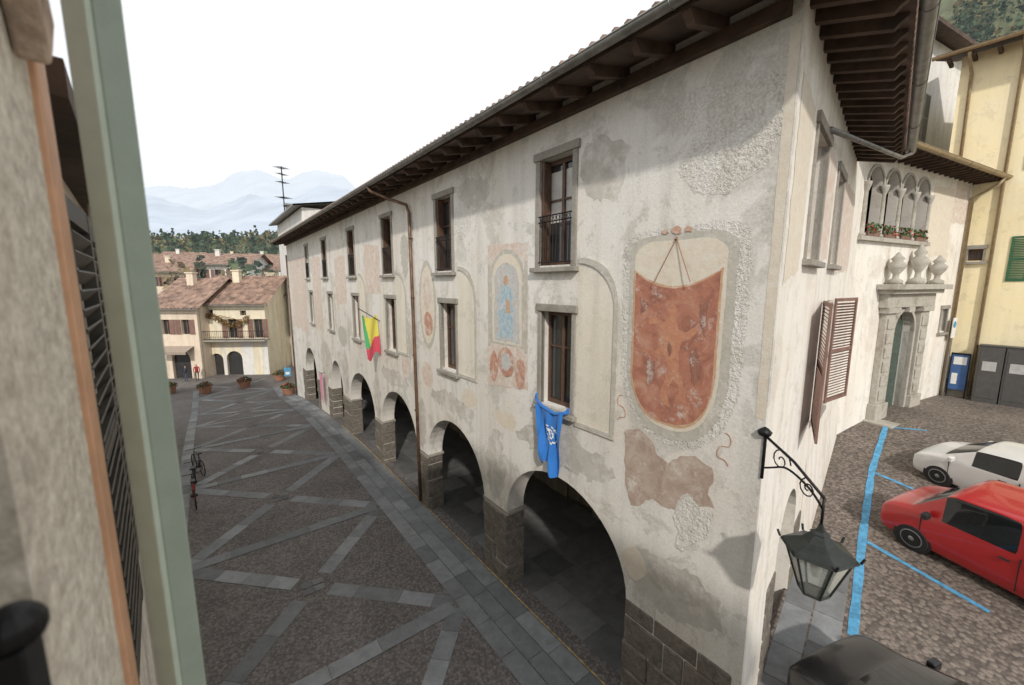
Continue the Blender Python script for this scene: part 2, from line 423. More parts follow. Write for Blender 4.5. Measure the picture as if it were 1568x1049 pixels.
window(SI,2.4,.65,8.42,10.35,surround=.1); window(SI,5.5,.6,8.45,10.3,surround=.1); window(SI,5.5,.8,5.05,7.62,surround=.0)
parts+= [fr_.obj("window_surrounds",M['frame'],bevel=.012),wf.obj("window_frames",M['wframe']),gl.obj("window_panes",M['glass']),cu.obj("curtains",M['curtain']),ra.obj("balcony_railings",M['iron'])]
lf=MB()
for c in Wc[:5]: lf.box(FA,c+.38,c+.46,-.2,-.02,8.4,10.48)
parts.append(lf.obj("open_leaves",M['wframe']))
def louvre(mb,P3,w,z0,z1,th=.04,n=None):
    mb.box(P3,0,.07,0,th,z0,z1); mb.box(P3,w-.07,w,0,th,z0,z1)
    for z in (z0,(z0+z1)/2-.04,z1-.08): mb.box(P3,.07,w-.07,.002,th-.002,z,z+.08)
    n=n or int((z1-z0)/.075)
    for i in range(n):
        z=z0+.09+(z1-z0-.18)*i/n
        mb.add([P3(.07,.0,z),P3(w-.07,.0,z),P3(w-.07,th,z+.045),P3(.07,th,z+.045),P3(.07,.006,z-.006),P3(w-.07,.006,z-.006),P3(w-.07,th+.004,z+.038),P3(.07,th+.004,z+.038)],[(0,1,2,3),(4,5,6,7),(0,1,5,4),(2,3,7,6)])
def leaf_frame(fr,a,b,ang):
    o=fr(a,b,0); X=(fr.X[0]*math.cos(ang)+fr.N[0]*math.sin(ang),fr.X[1]*math.cos(ang)+fr.N[1]*math.sin(ang))
    Nn=(-fr.X[0]*math.sin(ang)+fr.N[0]*math.cos(ang),-fr.X[1]*math.sin(ang)+fr.N[1]*math.cos(ang))
    return Fr((o[0],o[1]),X,Nn)
shs=MB(); louvre(shs,leaf_frame(SI,4.6,.06,math.pi-.16),1.6,5.05,7.65); louvre(shs,leaf_frame(SI,6.4,.06,.26),1.3,5.05,7.65)
parts.append(shs.obj("louvred_shutters",M['brownsh']))
def isect(p,d,q,e):
    k=((q[0]-p[0])*e[1]-(q[1]-p[1])*e[0])/(d[0]*e[1]-d[1]*e[0]); return (p[0]+d[0]*k,p[1]+d[1]*k)
def cornerpt(o): return isect(FA(0,o,0)[:2],F,SI(0,o,0)[:2],S)
ZU=11.24
def zr(o): return ZU+(.95-o)*.22
oc=cornerpt(.95); ic=cornerpt(-4.5)
def roofslab(dz,name,mat):
    mb=MB()
    A=(*oc,zr(.95)+dz); B=(*FA(37.4,.95,0)[:2],zr(.95)+dz); Cc=(*FA(37.4,-4.5,0)[:2],zr(-4.5)+dz); D=(*ic,zr(-4.5)+dz)
    Es=(*SI(8.8,.9,0)[:2],zr(.95)+dz); G=(*SI(8.8,-4.5,0)[:2],zr(-4.5)+dz)
    K=(*FA(37.4,-9.8,0)[:2],zr(.95)+dz); K2=(*FA(9,-9.8,0)[:2],zr(.95)+dz)
    mb.add([A,B,Cc,D,Es,G,K,K2],[(0,1,2,3),(0,3,5,4),(3,2,6,7)])
    return mb.obj(name,mat)
parts+= [roofslab(0,"eave_boards",M['wood2']),roofslab(.14,"roof_tiles",M['tile'])]
# rounded tile ends along the front and side eaves
te=MB(); a=-.8
while a<37.3:
    q=FA(a,.95,ZU+.15); te.tube([FA(a,.99,ZU+.165),FA(a,.5,ZU+.165+.49*.22)],.075,8); a+=.21
a=-.6
while a<8.7: te.tube([SI(a,.95,ZU+.165),SI(a,.5,ZU+.165+.45*.22)],.075,8); a+=.21
parts.append(te.obj("tile_ends",M['tile'],smooth=True))
fa=MB()
fa.add([(*oc,ZU-.01),(*FA(37.4,.95,0)[:2],ZU-.01),(*FA(37.4,.95,0)[:2],ZU+.15),(*oc,ZU+.15),(*SI(8.8,.9,0)[:2],ZU-.01),(*SI(8.8,.9,0)[:2],ZU+.15)],[(0,1,2,3),(0,4,5,3)])
fa.add([(*SI(8.8,.9,0)[:2],ZU),(*SI(8.8,-4.5,0)[:2],zr(-4.5)),(*SI(8.8,-4.5,0)[:2],zr(-4.5)+.14),(*SI(8.8,.9,0)[:2],ZU+.14)],[(0,1,2,3)])
parts.append(fa.obj("fascia",M['wood']))
rf=MB()
def rafter(fr,a,o1=.93,wd=.055,h=.15):
    p=[(o1,zr(o1)-.004),(o1,zr(o1)-.05),(o1-.06,zr(o1)-.09),(o1-.12,zr(o1)-h),(-.1,zr(-.1)-h),(-.1,zr(-.1)-.004)]
    rf.prism([fr(a-wd,b,z) for b,z in p],[fr(a+wd,b,z) for b,z in p])
a=.15
while a<37: rafter(FA,a+U(-.03,.03)); a+=.78
a=.35
while a<8.8: rafter(SI,a+U(-.02,.02),.88,.05); a+=.42
rf.tube([(*cornerpt(-.1),zr(-.1)-.1),(*cornerpt(.9),zr(.9)-.08)],.08,4)
rf.box(FA,.12,36.8,.002,.12,zr(0)-.33,zr(0)-.16)
parts.append(rf.obj("rafters",M['wood']))
gt=MB()
def halfpipe(p0,p1,r=.085,k=8):
    p0=Vector(p0);p1=Vector(p1); d=(p1-p0).normalized(); x=d.cross(Vector((0,0,1))).normalized(); vv=[];ff=[]
    for p in (p0,p1):
        for rr in (r,r-.008):
            for j in range(k+1):
                t=math.pi+math.pi*j/k; vv.append(p+x*rr*math.cos(t)+Vector((0,0,1))*rr*math.sin(t))
    m=k+1
    for j in range(k):
        ff.append((j,j+1,2*m+j+1,2*m+j)); ff.append((m+j,m+j+1,3*m+j+1,3*m+j))
    ff+= [(0,m,3*m,2*m),(k,m+k,3*m+k,2*m+k)]
    gt.add(vv,ff)
    gt.tube([p0+x*r,p1+x*r],.012,6); gt.tube([p0-x*r,p1-x*r],.012,6)
    L=(p1-p0).length; n=int(L/2.2)
    for i in range(1,n): gt.tube([p0+d*L*i/n+x*r*1.05*math.cos(math.pi+math.pi*j/6)+Vector((0,0,1))*r*1.05*math.sin(math.pi+math.pi*j/6) for j in range(7)],.010,4)
go=cornerpt(1.05)
halfpipe((*go,ZU+.09),(*FA(37.5,1.05,0)[:2],ZU+.09)); halfpipe((*go,ZU+.09),(*SI(8.9,1.05,0)[:2],ZU+.09))
parts.append(gt.obj("gutters",M['gutter'],smooth=True))
dp=MB()
dp.tube([FA(12.3,1.05,ZU+.02),FA(12.25,1.0,ZU-.12),FA(11.75,.5,ZU-.42),FA(11.32,.12,ZU-.62),FA(11.18,.09,ZU-.9),FA(11.1,.09,5),FA(11.05,.09,.1)],.055,10)
for z in (9.5,7.5,5.5,3.5,1.8): dp.tube([FA(11.13,.09,z),FA(11.13,.09,z+.05)],.068,10)
dp.tube([FA(36.4,.09,ZU-.9),FA(36.4,.09,-1.5)],.055,8)
parts.append(dp.obj("downpipe",M['copper'],smooth=True))
sg=MB(); sg.tube([(*SI(8.6,1.05,0)[:2],ZU),(*SI(8.0,.9,0)[:2],ZU-.2),SI(2.6,.06,ZU-.75)],.045,8); parts.append(sg.obj("gutter_outlet",M['gutter'],smooth=True))
# frescoes
fR=fresco("fresco_red",((.40,.18,.125),(.50,.28,.20),(.58,.40,.30)),4,.5,1)
fSh=fresco("sundial_shield_paint",((.27,.115,.08),(.42,.18,.12),(.50,.28,.19)),2.6,.30,3)
fFig=fresco("sundial_figure_paint",((.54,.30,.17),(.50,.23,.14),(.40,.17,.115)),5,.2,23)
fB=fresco("fresco_blue",((.24,.35,.42),(.54,.55,.53),(.50,.32,.25)),10,.42,2)
fP=fresco("fresco_pink",((.54,.38,.30),(.62,.50,.42),(.64,.56,.47)),6,.68,5)
fG=fresco("fresco_grey",((.41,.39,.33),(.48,.46,.40),(.55,.51,.45)),7,.40,8)
fO=fresco("fresco_ochre",((.60,.42,.27),(.55,.34,.21),(.52,.30,.18)),6,.35,11)
fC=fresco("fresco_cream",((.70,.65,.55),(.68,.61,.50),(.62,.54,.44)),6,.4,14)
fBr=fresco("exposed_old_plaster",((.33,.25,.20),(.44,.34,.28),(.52,.44,.37)),3.0,.35,17)
fS=fresco("damp_stain",((.42,.39,.34),(.50,.47,.42),(.57,.54,.49)),2.2,.60,29)
dial=[]
def shape(cx,hw,zt,zs,zb,cr=.35,n=10):
    pts=[]
    for i in range(n+1):
        t=math.pi/2*i/n; pts.append((cx+(hw-cr)+cr*math.sin(t), zt-cr*.6+cr*.6*math.cos(t)))
    for i in range(1,n+1):
        t=math.pi/2*i/n; pts.append((cx+hw*max(0,math.cos(t))**.8, zs-(zs-zb)*math.sin(t)))
    return pts+[(2*cx-x,z) for x,z in pts[::-1]][1:]
dial.append(sheet("rough_halo",FA,shape(1.36,1.03,8.85,6.9,5.42,.5),.003,M['wallrough'],.03,3))
dial.append(sheet("border_outer",FA,shape(1.38,.88,8.76,6.75,5.52,.42),.006,fG,.008,4))
dial.append(sheet("border_cream",FA,shape(1.40,.76,8.66,6.7,5.66,.40),.009,fC,.006,5))
def shield():
    cx=1.43;hw=.70;pts=[]
    for i in range(13):
        t=i/12; x=cx+hw-2*hw*t; pts.append((x,7.93+.26*(2*t-1)**2))
    for i in range(1,20):
        t=math.pi*i/20; pts.append((cx-hw*math.copysign(abs(math.cos(t))**.75,math.cos(t)),6.75-.98*math.sin(t)**.9))
    return pts
sd=shield()
dial.append(sheet("shield_rim",FA,[(1.43+(x-1.43)*1.05,7+(z-7)*1.035) for x,z in sd],.012,fO,.005,6))
dial.append(sheet("shield_field",FA,sd,.015,fSh,.006,7))
fig=[(1.36,7.60),(1.42,7.68),(1.48,7.66),(1.50,7.56),(1.46,7.48),(1.56,7.40),(1.72,7.46),(1.86,7.42),(1.84,7.34),(1.70,7.35),(1.58,7.24),(1.56,7.02),(1.72,6.90),(1.90,6.92),(1.94,6.86),(1.76,6.80),(1.54,6.86),(1.46,6.70),(1.50,6.50),(1.58,6.28),(1.50,6.06),(1.40,6.02),(1.38,6.08),(1.46,6.28),(1.36,6.52),(1.26,6.40),(1.22,6.20),(1.10,6.16),(1.12,6.24),(1.16,6.46),(1.24,6.68),(1.28,6.90),(1.26,7.12),(1.12,7.16),(1.00,7.32),(1.04,7.38),(1.18,7.28),(1.30,7.30),(1.36,7.44)]
dial.append(sheet("shield_figure",FA,fig,.018,fFig,.012,8))
fd=fresco("sundial_dark_paint",((.24,.11,.08),(.30,.14,.10),(.36,.17,.12)),5,.45,33)
for i,pts in enumerate(([(1.85,7.7),(2.0,7.75),(2.02,7.5),(1.9,7.55)],[(1.0,7.7),(.88,7.75),(.86,7.2),(.95,7.4)],[(1.70,6.75),(1.85,6.7),(1.80,6.3),(1.66,6.45)],[(1.1,7.0),(1.02,7.1),(.9,6.8),(1.0,6.5),(1.1,6.75)],[(1.44,7.1),(1.50,7.05),(1.46,6.85),(1.40,6.9)])): dial.append(sheet("shield_mark_%d"%i,FA,pts,.021,fd,.02,120+i))
gn=MB(); gn.tube([FA(1.43,.02,8.68),FA(1.72,.10,8.02)],.007,5); gn.tube([FA(1.43,.02,8.68),FA(1.12,.10,8.02)],.007,5); gn.tube([FA(1.43,-.01,8.70),FA(1.43,.04,8.66)],.02,6)
dial.append(gn.obj("gnomon",plain("gnomon_rust",(.30,.15,.09),.7)))
for i,(x,z,r) in enumerate(((1.43,8.80,.08),(1.24,8.80,.06),(1.62,8.79,.06))): dial.append(sheet("top_ornament_%d"%i,FA,ell(x,z,r,r*.7),.0195,fR,.012,20+i))
parts+=dial
deco=[]
deco.append(sheet("old_plaster_patch",FA,[(2.24,5.42),(1.98,5.52),(1.72,5.42),(1.56,5.18),(1.38,5.10),(1.15,5.28),(.92,5.36),(.66,5.30),(.60,5.05),(.68,4.86),(.56,4.70),(.80,4.60),(.98,4.74),(1.12,4.62),(1.10,4.38),(1.38,4.32),(1.62,4.36),(1.84,4.16),(2.06,4.05),(2.16,4.4),(2.22,4.9)],.005,fBr,.02,31))
deco.append(sheet("rough_patch",FA,[(1.12,4.60),(.98,4.72),(.80,4.58),(.58,4.60),(.62,4.25),(.80,4.05),(1.02,3.72),(1.16,3.72),(1.12,4.05),(1.24,4.25)],.0065,M['wallrough'],.02,32))
deco.append(sheet("rough_upper_patch",FA,[(.12,10.55),(1.4,10.75),(1.6,10.4),(1.25,10.1),(1.5,9.7),(1.2,9.3),(.7,9.2),(.3,9.4),(.1,9.9)],.003,M['wallrough'],.03,33))
deco.append(sheet("corner_band",FA,[(.01,6.2),(.13,6.2),(.12,11.0),(.01,11.0)],.0035,fC,.004,35))
def halfarch(cw,side,zb,zt,w0):
    s=-1; out=cw+s*w0; edge=cw+s*.60
    pan=[(edge,zb),(edge,zt-.12)]
    for i in range(9):
        t=math.pi/2*(1-i/8); pan.append((edge+s*(w0-.60)*math.cos(t),zt-.9+.78*math.sin(t)))
    pan.append((out,zb))
    deco.append(sheet("blocked_arch_panel",FA,pan,.004,M['cream']))
    mb=MB(); wd=.10; path=[(edge,zt-.06)]
    for i in range(9):
        t=math.pi/2*(1-i/8); path.append((edge+s*(w0-.60)*math.cos(t),zt-.9+.84*math.sin(t)))
    path.append((out,zb))
    outer=[(x+s*wd*min(1,i/4),z+wd*(1 if i<6 else max(0,(9-i)/4))) for i,(x,z) in enumerate(path)]
    for i in range(len(path)-1):
        q=[path[i],path[i+1],outer[i+1],outer[i]]
        mb.prism([FA(x,.005,z) for x,z in q],[FA(x,.028,z) for x,z in q])
    mb.box(FA,out-wd,edge,.005,.03,zb-.10,zb-.001)
    deco.append(mb.obj("blocked_arch_moulding",fG))
for c,zb in ((4.05,5.24),(8.75,5.40),(13.45,5.45),(18.0,5.4)): halfarch(c,-1,zb,8.45,1.50)
deco.append(sheet("fresco_panel",FA,[(4.98,5.55),(5.0,8.9),(6.58,8.95),(6.62,5.35)],.005,fP,.02,41))
deco.append(sheet("fresco_frame",FA,arch(5.8,.70,6.5,8.1,8.80,12),.0065,fG,.01,142))
deco.append(sheet("fresco_inner",FA,arch(5.8,.60,6.55,8.1,8.70,12),.008,fC,.01,42))
deco.append(sheet("fresco_sky",FA,arch(5.8,.50,6.6,8.0,8.5,12),.011,fB,.02,43))
rob=fresco("fresco_robe_blue",((.20,.36,.47),(.38,.50,.56),(.62,.60,.56)),9,.35,21)
deco.append(sheet("fresco_robe",FA,[(5.55,6.7),(5.5,7.3),(5.62,7.8),(5.72,8.02),(5.92,8.02),(6.02,7.75),(6.12,7.2),(6.1,6.7)],.014,rob,.02,44))
deco.append(sheet("fresco_child",FA,[(5.62,7.3),(5.66,7.62),(5.78,7.66),(5.84,7.3)],.017,fO,.015,144))
deco.append(sheet("fresco_face",FA,ell(5.82,8.08,.09,.12),.017,fO,.006,45))
deco.append(sheet("fresco_cartouche",FA,ell(5.8,6.1,.34,.36),.017,fR,.02,46))
deco.append(sheet("fresco_cartouche_inner",FA,ell(5.8,6.1,.20,.22),.020,fB,.02,47))
for s_ in (-1,1):
    deco.append(sheet("fresco_scroll",FA,ell(5.8+s_*.55,5.9,.2,.4),.012,fR,.03,48+s_))
    deco.append(sheet("fresco_column",FA,rect(5.8+s_*.74-.05,5.8+s_*.74+.05,6.4,8.5),.0085,fG,.01,150+s_))
deco.append(sheet("fresco2_frame",FA,ell(10.15,7.3,.62,1.45,26),.005,fG,.01,51))
deco.append(sheet("fresco2_field",FA,ell(10.15,7.3,.50,1.28,26),.008,fC,.02,52))
deco.append(sheet("fresco2_fig",FA,ell(10.15,7.7,.28,.55,16),.011,fP,.03,152))
deco.append(sheet("fresco2_red",FA,ell(10.1,6.7,.32,.40,16),.011,fR,.03,53))
deco.append(sheet("fresco2_low",FA,ell(10.35,4.95,.40,.42,16),.006,fP,.03,54))
deco.append(sheet("fresco2_low2",FA,ell(12.1,4.95,.45,.45,16),.006,fP,.03,55))
deco.append(sheet("fresco3",FA,[(14.5,7.6),(14.5,9.55),(16.4,9.7),(16.5,7.55)],.005,fP,.03,56))
deco.append(sheet("fresco3_in",FA,[(14.8,7.8),(14.8,9.3),(16.2,9.3),(16.1,7.9)],.008,fP,.04,57))
deco.append(sheet("fresco4",FA,[(19.5,7.0),(19.6,9.4),(21.6,9.4),(21.5,6.8)],.005,fP,.05,58))
deco.append(sheet("fresco5",FA,[(25.2,5.0),(25.0,9.6),(27.2,9.8),(27.3,5.2)],.005,fP,.06,59))
deco.append(sheet("fresco6",FA,[(29.6,4.4),(29.5,9.9),(35.6,9.9),(35.8,4.6)],.005,fP,.06,60))
deco.append(sheet("fresco6b",FA,[(30.4,6.0),(30.6,9.2),(33.6,9.0),(33.8,5.8)],.008,fP,.08,61))
for i,(u_,z_,a_,b_) in enumerate(((7.6,4.75,.4,.3),(7.9,9.7,.5,.5),(11.9,9.0,.35,.8),(5.9,4.6,.5,.25),(16.8,4.9,.6,.4),(20.8,5.2,.8,.6),(1.9,3.0,.3,.3))):
    deco.append(sheet("plaster_repair_%d"%i,FA,ell(u_,z_,a_,b_,14),.003,(fC,M['wallrough'],fG)[i%3],.05,70+i))
for i,(u_,z_,a_,b_) in enumerate(((6.35,3.3,.42,1.0),(10.9,3.1,.36,.9),(15.5,3.2,.42,1.1),(1.2,2.95,.9,.55),(3.9,4.45,1.5,.33),(8.7,4.35,1.4,.3),(13.4,4.3,1.5,.35),(2.9,10.0,.5,.6),(7.2,10.3,.8,.4),(12,6.2,.5,1.3),(20.6,3.2,.6,1.2),(25,3.2,1.4,1.3))):
    deco.append(sheet("damp_stain_%d"%i,FA,ell(u_,z_,a_,b_,18),.0015,fS,.09,170+i))
rb_=MB()
for (x0,z0,s_) in ((2.32,5.75,1),(.50,5.60,-1)):
    rb_.tube([FA(x0+.09*math.sin(t*.9)*s_,.006,z0+.28-.06*t+.03*math.sin(t*1.9)) for t in [k*.3 for k in range(28)]],.007,4)
deco.append(rb_.obj("painted_ribbons",fR))
deco.append(sheet("side_fresco_1",SI,[(.25,8.0),(.3,10.6),(1.4,10.5),(1.3,8.2)],.004,fC,.03,90))
deco.append(sheet("side_fresco_2",SI,[(6.5,8.2),(6.5,10.4),(9.6,10.5),(9.8,8.4)],.004,fP,.04,91))
deco.append(sheet("side_fresco_3",SI,[(3.3,8.3),(3.3,10.4),(4.5,10.4),(4.5,8.5)],.004,fP,.03,92))
parts+=deco
group("arcaded_town_hall",parts)
# ------------------------------------------------------------------ palazzo with loggia
pp=[]
lc=[.15+.62+1.235*i for i in range(4)]
ph=[arch(c,.53,9.62,11.35,11.95,10) for c in lc]+[arch(4.15,.86,2.0,6.1,6.98,12),rect(7.9,8.5,5.9,6.9)]
pw=MB(); wallmesh(pw,PO,[(.002,0),(.002,12.6),(9.25,12.6),(9.25,0)],ph,.30); pp.append(pw.obj("wall",M['pwall']))
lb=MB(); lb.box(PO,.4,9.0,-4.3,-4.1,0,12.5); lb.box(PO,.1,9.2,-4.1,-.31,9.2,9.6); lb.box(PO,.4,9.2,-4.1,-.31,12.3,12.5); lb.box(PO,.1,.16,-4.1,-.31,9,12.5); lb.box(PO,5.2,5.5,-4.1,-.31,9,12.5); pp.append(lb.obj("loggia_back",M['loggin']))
lo=MB()
for i in range(5):
    a=.15+1.235*i; base=PO(a,.02,0)
    lo.lathe((base[0],base[1],9.62),[(.13,0),(.13,.08),(.085,.12),(.08,.9),(.07,1.45),(.09,1.5),(.14,1.68),(.15,1.78)],14)
pp.append(lo.obj("loggia_columns",M['pstone'],smooth=True))
ls=MB(); ls.box(PO,-.1,5.3,-.28,.16,9.48,9.62)
for c in lc:
    n=14; 
    for i in range(n):
        t0=math.pi*i/n; t1=math.pi*(i+1)/n
        q=[(c+r*math.cos(t),11.35+r*1.13*math.sin(t)) for r,t in ((.53,t0),(.53,t1),(.61,t1),(.61,t0))]
        ls.prism([PO(x,.003,z) for x,z in q],[PO(x,.05,z) for x,z in q])
pp.append(ls.obj("loggia_trim",M['pstone']))
pt=MB()
for a0,a1 in ((2.2,3.15),(5.15,6.1)):
    pt.box(PO,a0,a1,.002,.30,2.0,3.4); pt.box(PO,a0+.1,a1-.1,.002,.22,3.4,6.9); pt.box(PO,a0-.02,a1+.02,.002,.32,6.9,7.1)
    for k in range(6): pt.box(PO,a0+.2,a1-.2,.222,.26,3.55+k*.55,3.95+k*.55)
pt.box(PO,2.1,6.2,.002,.28,7.102,7.62); pt.box(PO,1.95,6.35,.002,.46,7.622,7.78); pt.box(PO,1.75,6.6,.002,.62,7.782,7.98)
for i in range(14): 
    t0=math.pi*i/14;t1=math.pi*(i+1)/14
    q=[(4.15+r*math.cos(t),6.1+r*math.sin(t)) for r,t in ((.86,t0),(.86,t1),(1.0,t1),(1.0,t0))]
    pt.prism([PO(x,-.2,z) for x,z in q],[PO(x,.15,z) for x,z in q])
pt.box(PO,3.15,3.29,-.2,.15,2.0,6.1); pt.box(PO,5.01,5.149,-.2,.15,2.0,6.1)
pt.box(PO,3.9,4.4,.15,.3,6.9,7.1)
pt.box(PO,2.0,6.4,.0,.9,2.0,2.78); pt.box(PO,2.3,6.1,.9,1.25,2.0,2.68)
pp.append(pt.obj("stone_portal",M['pstone'],bevel=.02))
ur=MB()
for a,h in ((2.35,1.15),(4.15,1.5),(5.95,1.15)):
    b=PO(a,.3,0); k=h
    ur.lathe((b[0],b[1],7.98),[(.22,0),(.22,.12*k),(.10,.18*k),(.09,.3*k),(.24,.5*k),(.27,.62*k),(.14,.72*k),(.20,.8*k),(.10,.9*k),(.03,1.0*k)],14)
pp.append(ur.obj("portal_urns",M['pstone'],smooth=True))
dr=MB(); dr.box(PO,3.29,5.01,-.29,-.22,2.0,7.0)
for s0 in (3.36,4.2):
    for z0,z1 in ((2.95,3.9),(4.05,5.0),(5.15,5.95)): dr.box(PO,s0,s0+.7,-.22,-.18,z0,z1)
pp.append(dr.obj("portal_door",plain("door_green",(.06,.085,.07),.6,var=.3),bevel=.02))
fb=MB(); fo=MB(); flw=MB()
def leaf(mb,p,s):
    d=Vector((U(-1,1),U(-1,1),U(-1,1))).normalized(); e=d.orthogonal().normalized()*s; f=d.cross(e); mb.add([p+e,p+f,p-e,p-f],[(0,1,2,3)])
for c in lc[:4]:
    fb.box(PO,c-.42,c+.42,-.02,.14,9.63,9.78)
    for i in range(160): leaf(flw if i%5==0 else fo,Vector(PO(U(c-.48,c+.48),U(-.05,.22),U(9.74,10.05))),.04)
pp+= [fb.obj("flower_boxes",M['brownsh']),fo.obj("flower_foliage",plain("box_leaves",(.06,.12,.03),.7)),flw.obj("flowers",plain("geraniums",(.5,.04,.04),.7))]
fr_=MB(); wf=MB(); gl=MB(); cu=MB(); ra=MB()
window(PO,8.2,.3,5.9,6.9,surround=.1)
pp+=[fr_.obj("small_window_frame",M['frame']),wf.obj("small_window_wood",M['wframe']),gl.obj("small_window_pane",M['glass'])]
rf=MB(); gt=MB(); ZP=12.35
k0=SI(8.4,.85,0)[:2]; k1=isect(SI(0,.85,0)[:2],S,PO(0,.85,0)[:2],P); k2=PO(9.9,.85,0)[:2]
b0=SI(8.4,-4,0)[:2]; b1=PO(-1.0,-4.5,0)[:2]; b2=PO(9.9,-4.5,0)[:2]
def pr(dz,name,mat):
    mb=MB(); mb.add([(*k0,ZP+dz),(*k1,ZP+dz),(*k2,ZP+dz),(*b2,ZP+1.2+dz),(*b1,ZP+1.2+dz),(*b0,ZP+1.2+dz)],[(0,1,4,5),(1,2,3,4)]); return mb.obj(name,mat)
pp+=[pr(0,"eave_boards",M['wood2']),pr(.12,"roof_tiles",M['tile'])]
ff=MB(); ff.add([(*k0,ZP),(*k1,ZP),(*k2,ZP),(*k0,ZP+.12),(*k1,ZP+.12),(*k2,ZP+.12),(*b0,ZP+1.2),(*b0,ZP+1.32)],[(0,1,4,3),(1,2,5,4),(0,6,7,3)]); pp.append(ff.obj("fascia",M['wood']))
a=.2
while a<9.6: rf.box(PO,a-.05,a+.05,.0,.82,ZP-.10,ZP-.004); a+=.5
a=8.6
while a<12.2: rf.box(SI,a-.05,a+.05,.0,.82,ZP-.10,ZP-.004); a+=.5
pp.append(rf.obj("rafters",M['wood']))
g1=isect(SI(0,.95,0)[:2],S,PO(0,.95,0)[:2],P)
halfpipe((*SI(8.4,.95,0)[:2],ZP+.08),(*g1,ZP+.08),.11); halfpipe((*g1,ZP+.08),(*PO(10.0,.95,0)[:2],ZP+.05),.11)
gt.tube([PO(9.0,.95,ZP),PO(8.95,.8,ZP-.3),PO(9.0,.1,ZP-.7),PO(9.0,.1,2.8)],.07,8)
gcol=plain("painted_gutter",(.36,.27,.16),.5,.2,var=.2)
pp.append(gt.obj("gutter",gcol,smooth=True))
pp.append(sheet("wall_trace_1",PO,[(5.4,9.2),(5.4,11.8),(7.4,11.9),(7.6,9.0)],.004,fC,.05,101))
pp.append(sheet("wall_trace_2",PO,[(7.5,10.5),(7.5,12.2),(9.0,12.2),(9.0,10.6)],.004,fP,.05,102))
group("palazzo_with_loggia",pp)
wp=[]
W2=Fr(PO(0,-3,0)[:2],PO.X,PO.N)
wh=MB(); wallmesh(wh,W2,[(10.3,2),(10.3,20.2),(20,20.2),(20,2)],[rect(11.2,12.6,15.3,17.6)],.4); 
wh.box(PO,10.32,20,-9,-3.45,2,20.1); wp.append(wh.obj("walls",M['whiteh']))
x=MB(); louvre(x,leaf_frame(W2,11.25,.03,0),.62,15.3,17.6); louvre(x,leaf_frame(W2,11.9,.03,0),.62,15.3,17.6); wp.append(x.obj("shutters",plain("grey_shutters",(.25,.25,.25),.6)))
x=MB(); x.add([W2(9.8,.8,20.1),W2(20.5,.8,20.1),W2(20.5,-6.5,22),W2(9.8,-6.5,22),W2(9.8,.8,20.3),W2(20.5,.8,20.3),W2(20.5,-6.5,22.2),W2(9.8,-6.5,22.2)],[(0,1,2,3),(4,5,6,7),(0,1,5,4),(0,3,7,4)]); wp.append(x.obj("roof",M['wood']))
group("white_house",wp)
yp=[]
yh=MB(); wallmesh(yh,YE,[(-.9,0),(-.9,17.7),(14,17.7),(14,0)],[rect(.15,.6,9.0,9.5),rect(1.9,3.0,8.1,9.95),rect(5.6,6.7,8.1,9.95),rect(1.9,3.0,12.6,14.6),rect(5.6,6.7,12.6,14.6)],.4)
yh.box(YE,-.88,14,-8,-.45,0,17.6); yp.append(yh.obj("walls",M['yellow']))
x=MB()
for a in (1.9,5.6):
    for z0,z1 in ((8.1,9.95),(12.6,14.6)):
        louvre(x,leaf_frame(YE,a-.02,.03,math.pi-.02),.55,z0,z1); louvre(x,leaf_frame(YE,a+1.12,.03,.02),.55,z0,z1)
        louvre(x,leaf_frame(YE,a,-.05,0),.55,z0,z1); louvre(x,leaf_frame(YE,a+.55,-.05,0),.55,z0,z1)
yp.append(x.obj("shutters",M['greensh']))
fr_=MB(); wf=MB(); gl=MB(); cu=MB(); ra=MB()
window(YE,.375,.225,9.0,9.5,surround=.06)
yp+=[fr_.obj("window_frame",M['frame']),wf.obj("window_wood",M['wframe']),gl.obj("window_pane",M['glass'])]
x=MB(); x.add([YE(-1.6,.9,17.55),YE(14.5,.9,17.55),YE(14.5,-4,19),YE(-1.6,-4,19),YE(-1.6,.9,17.75),YE(14.5,.9,17.75),YE(14.5,-4,19.2),YE(-1.6,-4,19.2)],[(0,1,2,3),(4,5,6,7),(0,1,5,4),(0,3,7,4)])
a=-1.2
while a<14: x.box(YE,a-.06,a+.06,0,.85,17.38,17.52); a+=.7
yp.append(x.obj("roof",M['wood']))
gt=MB(); halfpipe(YE(-1.7,1.0,17.65),YE(14.5,1.0,17.65),.11)
gt.tube([YE(.85,.95,17.5),YE(.85,.5,17.2),YE(.85,.09,16.9),YE(.85,.09,3)],.06,8)
gt.tube([YE(-.6,.95,17.5),YE(-.6,.5,17.2),YE(-.55,.09,16.9),YE(-.5,.09,13.0)],.06,8)
yp.append(gt.obj("gutter_and_pipes",gcol,smooth=True))
x=MB(); x.box(YE,.0,14,.002,.05,2.4,3.7); yp.append(x.obj("plinth",M['frame']))
group("yellow_house",yp)
def gzf(fr,a,b): q=fr(a,b,0); return gz(q[0],q[1])
x=MB(); z=gzf(YE,.45,.3); x.box(YE,.2,.72,.2,.26,z+.35,z+1.95); o1=x.obj("board",plain("poster_blue",(.05,.12,.30),.6))
x=MB(); x.box(YE,.16,.2,.18,.28,z,z+2.0); x.box(YE,.72,.76,.18,.28,z,z+2.0); x.box(YE,.16,.76,.18,.28,z+1.952,z+2.02); o2=x.obj("posts",M['iron'])
x=MB(); x.box(YE,.26,.66,.262,.268,z+1.5,z+1.85); x.box(YE,.26,.44,.262,.268,z+.6,z+1.1); o3=x.obj("notices",M['white'])
group("poster_board",[o1,o2,o3])
x=MB(); z=gzf(YE,1.8,.3)
